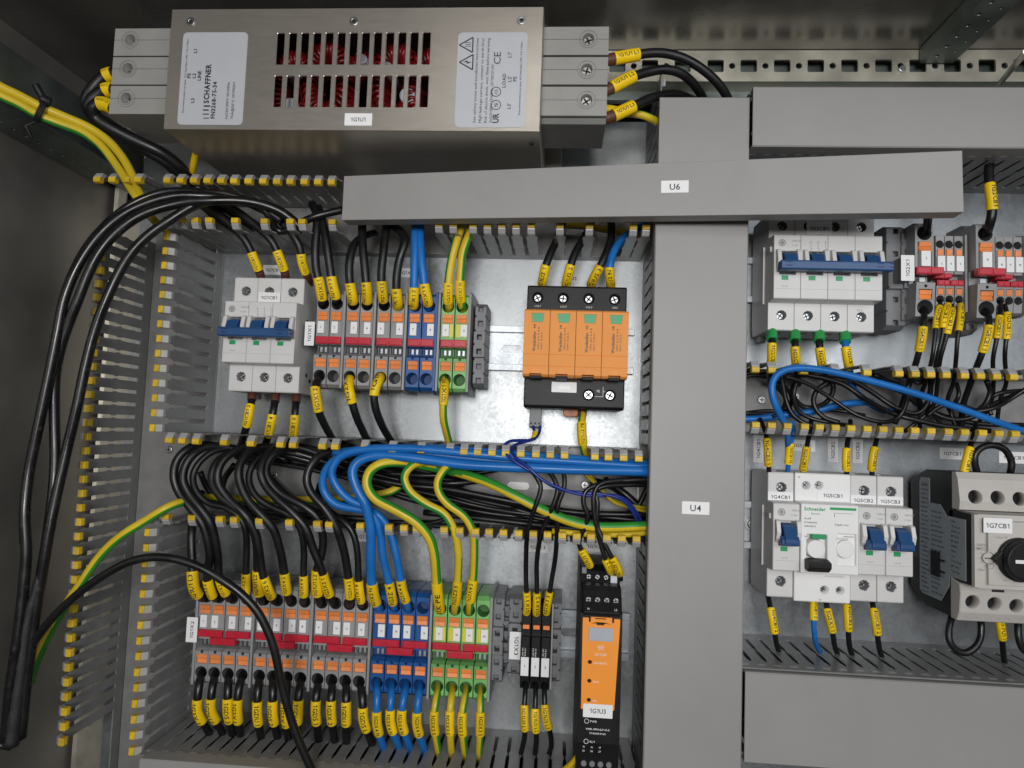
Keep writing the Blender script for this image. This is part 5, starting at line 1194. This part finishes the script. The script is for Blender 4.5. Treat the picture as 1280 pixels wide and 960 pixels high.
# ---- cables lying in the middle left duct
random.seed(11)
def lay(pts,kd,r,label,group,g0=4): wire(kd,r,pts,label,group=group,g0=g0,k=6)
MG='black cables lying in the middle left duct'
bl=[[(296,560),(360,566),(440,585),(500,610),(560,628),(640,640),(730,650),(814,656)],[(300,566),(370,574),(430,592),(490,616),(560,634),(650,648),(740,656),(814,662)],
    [(310,562),(380,570),(450,590),(520,606),(590,626),(680,645),(760,650),(814,648)],[(330,572),(400,582),(460,604),(520,622),(600,640),(690,650),(770,656),(814,654)],
    [(320,560),(400,562),(460,575),(520,592),(580,604),(560,612),(540,640),(600,646)],[(345,575),(420,580),(480,592),(540,600),(575,596),(600,588),(640,580),(690,578)],
    [(350,562),(430,570),(500,584),(560,592),(600,585),(650,577),(720,578),(814,582)],[(380,568),(440,574),(500,596),(545,606),(560,625),(555,648),(520,656)],
    [(296,570),(330,590),(352,612),(380,634),(440,650),(520,656),(600,656)],[(260,600),(272,622),(300,640),(360,648),(430,652),(500,654),(560,652)],
    [(250,590),(262,618),(296,634),(340,646),(400,656),(470,660)],[(292,580),(282,600),(278,620),(296,632),(340,640),(400,646),(470,648)],
    [(410,575),(470,600),(540,618),(600,634),(660,642),(730,648),(800,650)],[(420,568),(490,590),(550,612),(610,622),(690,640),(790,664)],
    [(700,640),(740,646),(790,640),(812,600)],[(640,636),(700,650),(760,662),(812,668)],[(740,600),(770,610),(800,640),(812,652)],[(755,598),(785,620),(812,646)],
    [(300,572),(380,584),(450,602),(520,620),(610,637),(700,652),(814,660)],[(340,562),(420,573),(490,590),(570,612),(650,632),(740,644),(814,652)],[(430,590),(500,604),(560,612),(640,628),(720,640),(814,643)],[(440,566),(510,580),(580,594),(600,600),(560,604),(500,600)],[(480,590),(540,596),(600,590),(640,583)],[(530,640),(600,648),(700,658),(814,668)]]
for i,p in enumerate(bl):
    z=[10,13,17,20,14,12,24,18,12,16,22,30,26,30,20,28,14,18,26,30,34,36,32,24][i]
    p=[(u+random.uniform(-2,2),v+random.uniform(-1.5,1.5),z+random.uniform(-3,4)) for u,v in p]
    lay(p,'k',random.choice((2.4,2.9,1.9)),'black cable lying at the back of the middle left duct below the blue cables',MG)
GB='blue cables in the middle left duct'
lay([(415,566,60),(470,561,68),(540,560,70),(620,566,70),(700,572,70),(770,578,68),(814,580,64)],'b',2.9,'blue cable running just under the slotted finger tips above the others',GB)
lay([(480,572,62),(530,570,66),(590,577,68),(650,583,68),(730,583,68),(814,583,64)],'b',3.1,'blue cable pressed between the two broad blue cables in the duct',GB)
lay([(545,572,54),(590,570,58),(640,571,60),(690,573,60),(730,574,52),(770,585,40)],'y',2.2,'yellow and green cable between the finger tips and the blue cables','',9)
lay([(560,577,66),(600,572,68),(640,574,66),(700,582,58)],'y',2.0,'short yellow and green stretch crossing the blue cables below the finger tips','',4)
lay([(690,664,66),(740,668,66),(790,668,62),(814,664,60)],'y',2.2,'green edged cable under the broad yellow cable at the upright cover','',4)
# ---- long yellow green from the left through the duct
wire('y',3.1,[(38,852,70),(44,830,78),(58,798,84),(80,760,88),(102,728,90),(125,695,90),(150,671,90),(180,652,88),(212,633,84),(240,625,66),(270,622,46),(300,624,38),(350,625,34),(420,624,34),(480,617,34),(500,608,30)],'long yellow and green cable arching from the far left into the middle duct',g0=4,gw=3)
# ---- heavy black cables at the far left
HB='heavy black cables hanging at the far left'
hv=[([(330,262,66),(300,250,76),(252,245,86),(212,246,92),(165,262,98),(128,290,102),(100,328,106),(81,372,108),(72,416,108),(62,466,108),(46,542,108),(36,592,108),(31,642,110),(33,690,110),(29,740,110),(22,800,111),(13,860,111),(7,926,110)],3.55,'heavy black cable, the outermost of the hanging arcs at the far left'),
([(380,288,66),(350,264,74),(310,252,82),(262,251,90),(225,254,94),(178,268,100),(142,294,104),(117,328,106),(97,376,106),(78,427,104),(69,470,102),(68,520,100),(69,575,100),(66,620,102),(58,680,104),(48,740,106),(40,800,106),(32,860,106),(26,922,104)],3.55,'heavy black cable in the middle of the hanging arcs at the far left'),
([(352,276,66),(325,258,74),(292,250,80),(250,254,88),(213,275,94),(181,298,98),(156,328,100),(135,370,102),(118,415,102),(106,462,102),(96,510,102),(85,556,102),(71,617,104),(61,667,106),(53,715,106),(44,765,104),(37,820,102),(29,880,100),(22,924,98)],3.55,'heavy black cable, innermost of the hanging arcs, close to the slotted duct'),
([(430,262,60),(390,272,66),(350,290,62),(330,262,74),(290,244,80),(250,240,84),(205,240,88),(160,258,94),(118,296,100),(92,338,104),(76,386,106),(70,440,106),(52,520,106),(40,570,106),(30,630,106),(30,680,108)],2.9,'heavy black cable lying behind the outermost hanging arc')]
for p,r,l in hv: wire('w',r,p,l,group=HB,k=8)
wire('k',2.85,[(24,836,104),(40,806,106),(68,770,108),(100,740,110),(130,719,112),(160,703,112),(190,696.5,112),(220,699,110),(250,709,108),(276,724,106),(300,741,104),(320,762,102),(333,785,100),(343,812,98),(352,855,95),(363,896,92),(376,932,90),(392,968,88)],'single black cable arching across the lower left bay in front of the terminals',k=8)
# bundle sleeve
pp=spline([P(*q) for q in ((54,702,106),(46,735,107),(34,780,108),(26,840,108),(19,890,108),(13,932,108))],7)
t=thing('cable_bundle',tuple(pp[0]),'thick black braided sleeve gathering the hanging cables at the lower left','cable sleeve'); 
m_braid=mat('braided_sleeve',(.014,.014,.015),.5,0,.5,900,1.0,bscale=1500)
mb=MB(); mb.tube(pp,6.6,20,rfun=lambda s:2.4+2.6*min(1,s*1.2)+.18*math.sin(s*47)+.12*math.sin(s*113)); mb.obj('sleeve',m_braid,t,off=tuple(pp[0]))
a=pp[-1]; MB().tube([a+Vector((-30,-1,0)),a+Vector((-12,2,2)),a+Vector((2,0,2))],2.4,10).obj('tie_end',m_ins,t,off=tuple(pp[0]))
# ---- yellow green pair and black trio at the upper left
wire('y',3.1,[(-25,92,150),(0,108,142),(25,120,134),(50,133,126),(78,145,118),(110,159,108),(134,175,98),(151,194,88),(163,214,78),(172,236,66),(182,256,54)],'upper of the two yellow and green cables tied together at the upper left',g0=4,gw=1,group='tied yellow and green cables')
wire('y',3.1,[(-25,103,150),(0,119,142),(25,131,134),(48,144,126),(76,155,118),(104,166,108),(126,182,98),(142,202,88),(154,220,78),(166,240,66),(185,266,54),(202,284,40),(235,300,20),(262,312,10)],'lower of the two yellow and green cables tied together at the upper left',g0=3,gw=2,group='tied yellow and green cables')
c=P(51,139,127); tz=thing('cable_tie',c,'black cable tie around the two yellow and green cables at the upper left','cable tie')
mb=MB(); dr=(Vector(P(60,144,123))-Vector(P(40,134,129))).normalized(); nx=Vector((0,0,1)); nx=(nx-dr*nx.dot(dr)).normalized(); ny=dr.cross(nx)
ring=[Vector(c)+nx*4.6*math.cos(a)+ny*7.6*math.sin(a) for a in [2*math.pi*i/24 for i in range(25)]]
for sgn in (-1,0,1): mb.tube([q+dr*1.1*sgn for q in ring],.9,6,caps=False)
mb.obj('tie_band',m_black,tz,off=c)
m=MB(); m.tube([Vector(c)+ny*-8+dr*s for s in (-3,3)],3.6,10); m.tube([Vector(c)+ny*8,Vector(c)+ny*14+dr*-4,Vector(c)+ny*20+dr*2],1.4,8); m.tube([Vector(c)+ny*-7,Vector(c)+ny*-15+dr*-9],2.6,8); m.obj('tie_head',m_black,tz,.4,off=c)
FG='black cables clamped in the left end of the line filter'
for i,p in enumerate(([(146,91,88),(139,93,88),(128,98,88),(115,112,88),(108,128,86),(118,146,84),(140,160,80),(175,178,74),(205,194,66),(226,214,56),(240,236,46),(262,262,40),(296,286,36)],
    [(144,113,92),(136,112,92),(126,116,92),(114,126,92),(112,138,90),(126,154,86),(155,172,80),(188,190,72),(214,208,62),(232,228,50),(250,250,42),(276,270,36)],
    [(142,135,96),(133,131,96),(124,130,96),(116,136,96),(120,148,92),(138,160,88),(170,176,80),(200,190,72),(222,206,62),(236,222,52),(256,242,44),(288,262,38),(320,284,34)])):
    wire('k',4.6,p,f'black cable entering the {ORD[i]} terminal, counted downwards, at the line filter left end',('u',141,(134.5,131,124)[i]),'1G1U1 L'+str(i+1),group=FG,sl=.8)
wire('y',2.2,[(238,238,30),(240,222,46),(242,206,60),(245,192,66)],'short yellow marked wire end standing up under the line filter',(238,190),None,sl=.5)
FG='black cables clamped in the right end of the line filter'
for i,(p,m) in enumerate((([(752,76,92),(760,75,92),(770,73,91),(784,70.5,90),(800,68,88),(818,66,86),(836,67.5,84),(857,74,82),(880,88,78),(899,106,72),(911,126,62),(916,150,45)],('u',768,798.5)),
    ([(748,116,92),(758,113,92),(768,108,91),(781,101,90),(794,95,88),(810,90,85),(830,87,82),(850,91,78),(867,105,70),(879,124,60),(884,148,42)],('u',764.5,792.5)),
    ([(750,150,92),(759,147.5,92),(768,144,91),(780,138.5,90),(794,132,88),(810,124,84),(828,119,78),(848,118,70),(868,126,56)],('u',767,792)))):
    wire('k',3.3,p,f'black cable leaving the {ORD[i]} terminal, counted downwards, at the line filter right end',m,'1G1U1 L'+"123"[i],(m_brown,3,13 if i else 11,.9),FG,sl=1.3)
wire('y',2.9,[(748,136,70),(762,137,72),(780,140.5,74),(800,143,74),(818,150,70),(832,160,56)],'yellow and green earth cable at the right end of the line filter',('u',757,772),None,g0=10,sl=.4)
# ---- upper right bay
for i,(p,m,c,tx) in enumerate((([(964,408,38),(964.5,414,46),(965,424,52),(965,436,54),(964.5,450,50),(963,464,38),(962,478,22)],(430,456),'k','1G2CB1 2'),
   ([(993,409,38),(993.3,415,46),(993.7,426,52),(994,438,54),(995,452,50),(996,466,36),(998,480,22)],(434,458),'k','1G2CB1 4'),
   ([(1024,410,38),(1024,416,46),(1024,426,52),(1025,438,54),(1027,452,50),(1030,466,36),(1034,480,22)],(435,459),'k','1G2CB1 6'),
   ([(1056,411,38),(1056,417,46),(1056.5,428,52),(1058,440,54),(1060.5,455,50),(1063,468,36),(1066,482,22)],(434.5,459),'b','1G2CB1 N'))):
    wire(c,2.6,p,f"{'black' if c=='k' else 'blue'} wire with green ferrule below the {ORD[i]} pole of the four pole breaker",m,tx,(m_fgreen,4,19.5,1.5),'wires below the four pole breaker',sl=.7,flip=True)
UG='wires below the upper right terminals'
for i,(r,p,m,tx) in enumerate(((2.2,[(1156,384,40),(1155.5,392,52),(1154.5,402,57),(1152.5,420,58),(1149,438,56),(1144,456,50),(1136,480,36),(1128,505,26),(1118,530,22)],(409,439),'1G4CB1 1'),
  (1.5,[(1175.5,373,32),(1175.5,379,42),(1173.5,387,48),(1170.5,402,50),(1168.5,422,52),(1165,448,50),(1158,475,38),(1150,500,28),(1150,535,22)],(384,411),'1G5CB1 1'),
  (1.5,[(1187,373.5,32),(1186,379,42),(1182,387,50),(1179.5,400,54),(1178,420,54),(1171,448,50),(1166,475,36),(1160,505,26),(1176,530,22)],(381.5,410),'1G5CB2 1'),
  (1.5,[(1188.5,377,34),(1190,383,44),(1189.5,392,54),(1186.5,405,56),(1182,425,55),(1175,450,50),(1172,478,38),(1165,510,28),(1130,540,22)],(387.5,417.5),'1G5CB3 1'),
  (1.5,[(1199.5,375,32),(1200,381,42),(1201,390,50),(1200,402,52),(1197,422,54),(1195,448,50),(1192,478,36),(1184,505,26),(1200,535,20)],(382,414),'1G7CB1 1'),
  (2.2,[(1232.5,385,40),(1235,393,52),(1236.5,403,57),(1234,420,58),(1228,440,56),(1221,458,50),(1211,485,36),(1203,510,26),(1202,538,22)],(407.5,440.5),'1G8CB1 1'),
  (1.5,[(1250,373,32),(1251,379,42),(1250.5,390,50),(1248,405,52),(1245.5,425,54),(1241,450,50),(1242,478,38),(1238,505,28),(1222,530,20)],(395,423.5),'1G3CB1 1'),
  (1.5,[(1252,374,32),(1256,381,42),(1258.5,392,50),(1259.5,408,53),(1257,430,54),(1256,450,50),(1258,478,38),(1250,500,30),(1246,530,22)],(392,424.5),'1G3CB1 L'))):
    wire('k',r,p,('thick black wire leaving the left large terminal of the upper right row downwards','thin black wire, first of four under the small terminals beside the red jumper','thin black wire, second of four under the small terminals beside the red jumper',
      'thin black wire, third of four with the lowest marker sleeve','thin black wire, fourth of four, rightmost of its group','thick black wire leaving the rightmost large terminal downwards','thin black wire, left of the pair at the right edge of the upper bay','thin black wire, right of the pair at the right edge of the upper bay')[i],m,tx,group=UG,sl=1.0,flip=True)
wire('k',1.5,[(1156,294,44),(1156,287,54),(1157,278,60),(1157,262,62),(1157,246,58)],'thin black wire, left of two dropping from behind the slanted cover',group=UG)
wire('k',1.5,[(1160,295,44),(1161,288,54),(1162,278,58),(1163.5,262,60),(1164,246,58)],'thin black wire, right of two dropping from behind the slanted cover',group=UG)
wire('k',3.2,[(1234,294,42),(1235,287,54),(1238,277,60),(1240,265,62),(1239.5,250,62),(1237.5,235,62),(1236,218,60),(1238,203,58),(1246,192,50),(1262,180,38)],'thick black wire dropping from the top right duct into the rightmost large terminal',(263,230),'1G2CB1',sl=.5,flip=True)
wire('y',2.6,[(1180,205,10),(1210,214,14),(1240,208,16),(1280,212,14),(1310,214,14)],'yellow and green cable showing through the slots of the top right duct',g0=12,gw=5)
# ---- wires in the right middle duct
RG='wires lying in the right middle duct'
lay([(986,566,46),(985,550,58),(982,532,70),(972,512,78),(965.5,494,80),(966,477,80),(976,465,80),(996,460,80),(1032,463,80),(1088,476,79),(1145,492,78),(1201,511,76),(1250,529,74),(1300,546,70)],'b',2.45,'long blue cable looping out of the duct and sloping down to the right','')
lay([(925,524,20),(950,523,22),(978,519,24),(1018,514,28),(1048,506,30),(1075,503,30),(1090,503,28)],'b',2.6,'blue cable low in the right duct left of the black loops','')
lay([(1062,478,26),(1070,490,24),(1082,500,22),(1100,512,20),(1130,516,18)],'b',2.4,'short blue cable below the fourth breaker wire in the right duct','')
rb=[[(975,466),(984,500),(994,520),(1010,532),(1030,538)],[(962,478),(970,484),(982,498),(978,516),(966,520)],[(998,478),(992,492),(996,510),(1012,524),(1040,530),(1060,532)],
    [(1034,478),(1020,490),(1018,506),(1030,520),(1048,530)],[(1028,468),(1042,480),(1038,498),(1022,508),(1002,506),(990,490),(996,472)],[(980,472),(1010,478),(1040,498),(1070,518),(1100,528),(1120,524),(1134,506),(1136,480)],
    [(1000,466),(1050,478),(1080,498),(1110,514),(1140,524),(1180,534),(1240,540)],[(1060,470),(1090,490),(1120,508),(1146,516),(1160,500),(1164,475)],[(1092,468),(1130,486),(1160,510),(1190,524),(1215,522),(1235,510),(1280,490)],
    [(1100,478),(1130,492),(1150,508),(1180,520),(1220,528),(1280,530)],[(1160,520),(1176,508),(1200,506),(1222,514),(1240,528)],[(1238,520),(1236,505),(1246,492),(1280,488)],
    [(1205,515),(1240,512),(1262,500),(1290,480)],[(1196,478),(1200,495),(1190,514),(1195,535)],[(1232,475),(1236,490),(1230,505),(1220,516)],[(1130,470),(1150,480),(1160,470),(1175,464)],
    [(930,518),(960,514),(1000,516),(1040,512),(1080,520)],[(930,466),(960,464),(990,470),(1020,466),(1100,478)],[(930,470),(950,468),(975,478),(990,496),(985,512),(960,516),(930,516)]]
for i,p in enumerate(rb):
    z0=[30,24,34,38,28,44,36,30,26,22,30,36,40,30,34,24,14,20,16][i]
    p=[(u+random.uniform(-2,2),v+random.uniform(-1.5,1.5),z0+random.uniform(-4,6)) for u,v in p]
    lay(p,'k',random.choice((1.5,1.6,1.9)),'thin black wire looping on the floor of the right duct behind the blue cable',RG)
# ---- lower right bay
DG='short wires above the lower right breakers'
for i,(kd,p,m,tx) in enumerate((('k',[(963,601,34),(962,594,44),(961,585,50),(960,570,52),(959,552,50),(956,538,40),(950,524,26)],(582,550),'1G4CB1 1'),
  ('b',[(984,598,34),(984,592,44),(985,584,50),(986.5,568,52),(988.5,552,54),(992,540,50),(990,528,56)],(580,554),'1G5CB1 N'),
  ('k',[(1002,600,34),(1003,592,44),(1004.5,584,50),(1006.5,572,52),(1009,556,50),(1012,541,40),(1014,526,26)],(587,560),'1G5CB1 1'),
  ('k',[(1059,602,34),(1058.5,594,44),(1058,586,50),(1057.5,572,52),(1059,556,50),(1061.5,541,40),(1063,526,26)],(587,561),'1G5CB2 1'),
  ('k',[(1091,603,34),(1090.5,595,44),(1089.5,586,50),(1091,572,52),(1094,557,50),(1097,543,40),(1100,528,26)],(587,560),'1G5CB3 1'),
  ('k',[(1203,608,54),(1203,598,60),(1205,589,62),(1208.5,574,62),(1213,557,60),(1217,545,50),(1220,530,34)],(589.5,560),'1G7CB1'))):
    wire(kd,1.75,p,('black wire above the leftmost single pole breaker in the lower right bay','thin blue wire above the bright white breaker with the green stripe','black wire right of the thin blue one above the bright white breaker',
     'black wire above the breaker labelled 1G5CB2','black wire above the breaker labelled 1G5CB3','black wire with marker entering the motor breaker from above')[i],m,tx,group=DG,sl=1.15,flip=True)
for i,(kd,p,m,tx) in enumerate((('k',[(959,742,38),(961,750,46),(963,760,51),(966,776,53),(968.5,792,52),(971,806,46),(975,817,36),(984,828,22)],(760,790.5),'1G4CB1 2'),
  ('b',[(1016,745,38),(1017,752,46),(1017,762,51),(1017,776,53),(1018,792,52),(1020,804,46),(1025,815,36),(1032,826,22)],(751,775),'1G5CB1 2'),
  ('k',[(1032,748,38),(1033,754,46),(1034,762,51),(1038,778,53),(1041,792,52),(1043,806,46),(1047,817,36),(1056,830,22)],(761.5,789.5),'1G5X1 1'),
  ('k',[(1058,748,38),(1058,754,46),(1059,763,51),(1060,778,53),(1060.5,792,52),(1062,808,46),(1066,820,36),(1074,832,22)],(758,788),'1G5CB2 2'),
  ('k',[(1090,748,38),(1091,756,46),(1092.5,765,51),(1095,780,53),(1097,795,52),(1099,810,46),(1103,822,36),(1112,834,22)],(762,792.5),'1G5CB3 2'),
  ('k',[(1249,768,56),(1250,774,60),(1251,784,60),(1252.5,798,56),(1254,815,48),(1256,828,36),(1262,840,22)],(771,798),'1G7U1 1'))):
    wire(kd,1.85,p,('black wire below the leftmost single pole breaker in the lower right bay','blue wire below the bright white breaker with the green stripe','black wire just right of the blue wire under the bright white breaker',
     'black wire below the breaker labelled 1G5CB2','black wire below the breaker labelled 1G5CB3','black wire with marker leaving the motor breaker downwards')[i],m,tx,group='wires below the lower right breakers',sl=1.1,flip=True)
for p,l in (([(1228,610,50),(1224,598,58),(1219,582,62),(1219,568,63),(1228,559,63),(1242,556.5,63),(1256,562,63),(1264,576,62),(1263,590,60),(1258,608,50)],'short black wire bent into an arch above the motor breaker'),
            ([(1194,756,46),(1190,770,54),(1186,786,58),(1187,801,60),(1196,813,60),(1208,816,60),(1220,808,60),(1226,794,58),(1226,778,56),(1224,762,48)],'short black wire bent into a loop below the motor breaker'),
            ([(1278,760,50),(1273,778,57),(1273,795,60),(1279,812,60),(1292,818,60),(1304,808,60),(1308,780,54)],'black wire loop cut by the right edge below the motor breaker')):
    wire('k',2.3,p,l,group='jumper loops on the motor breaker')
random.seed(5)
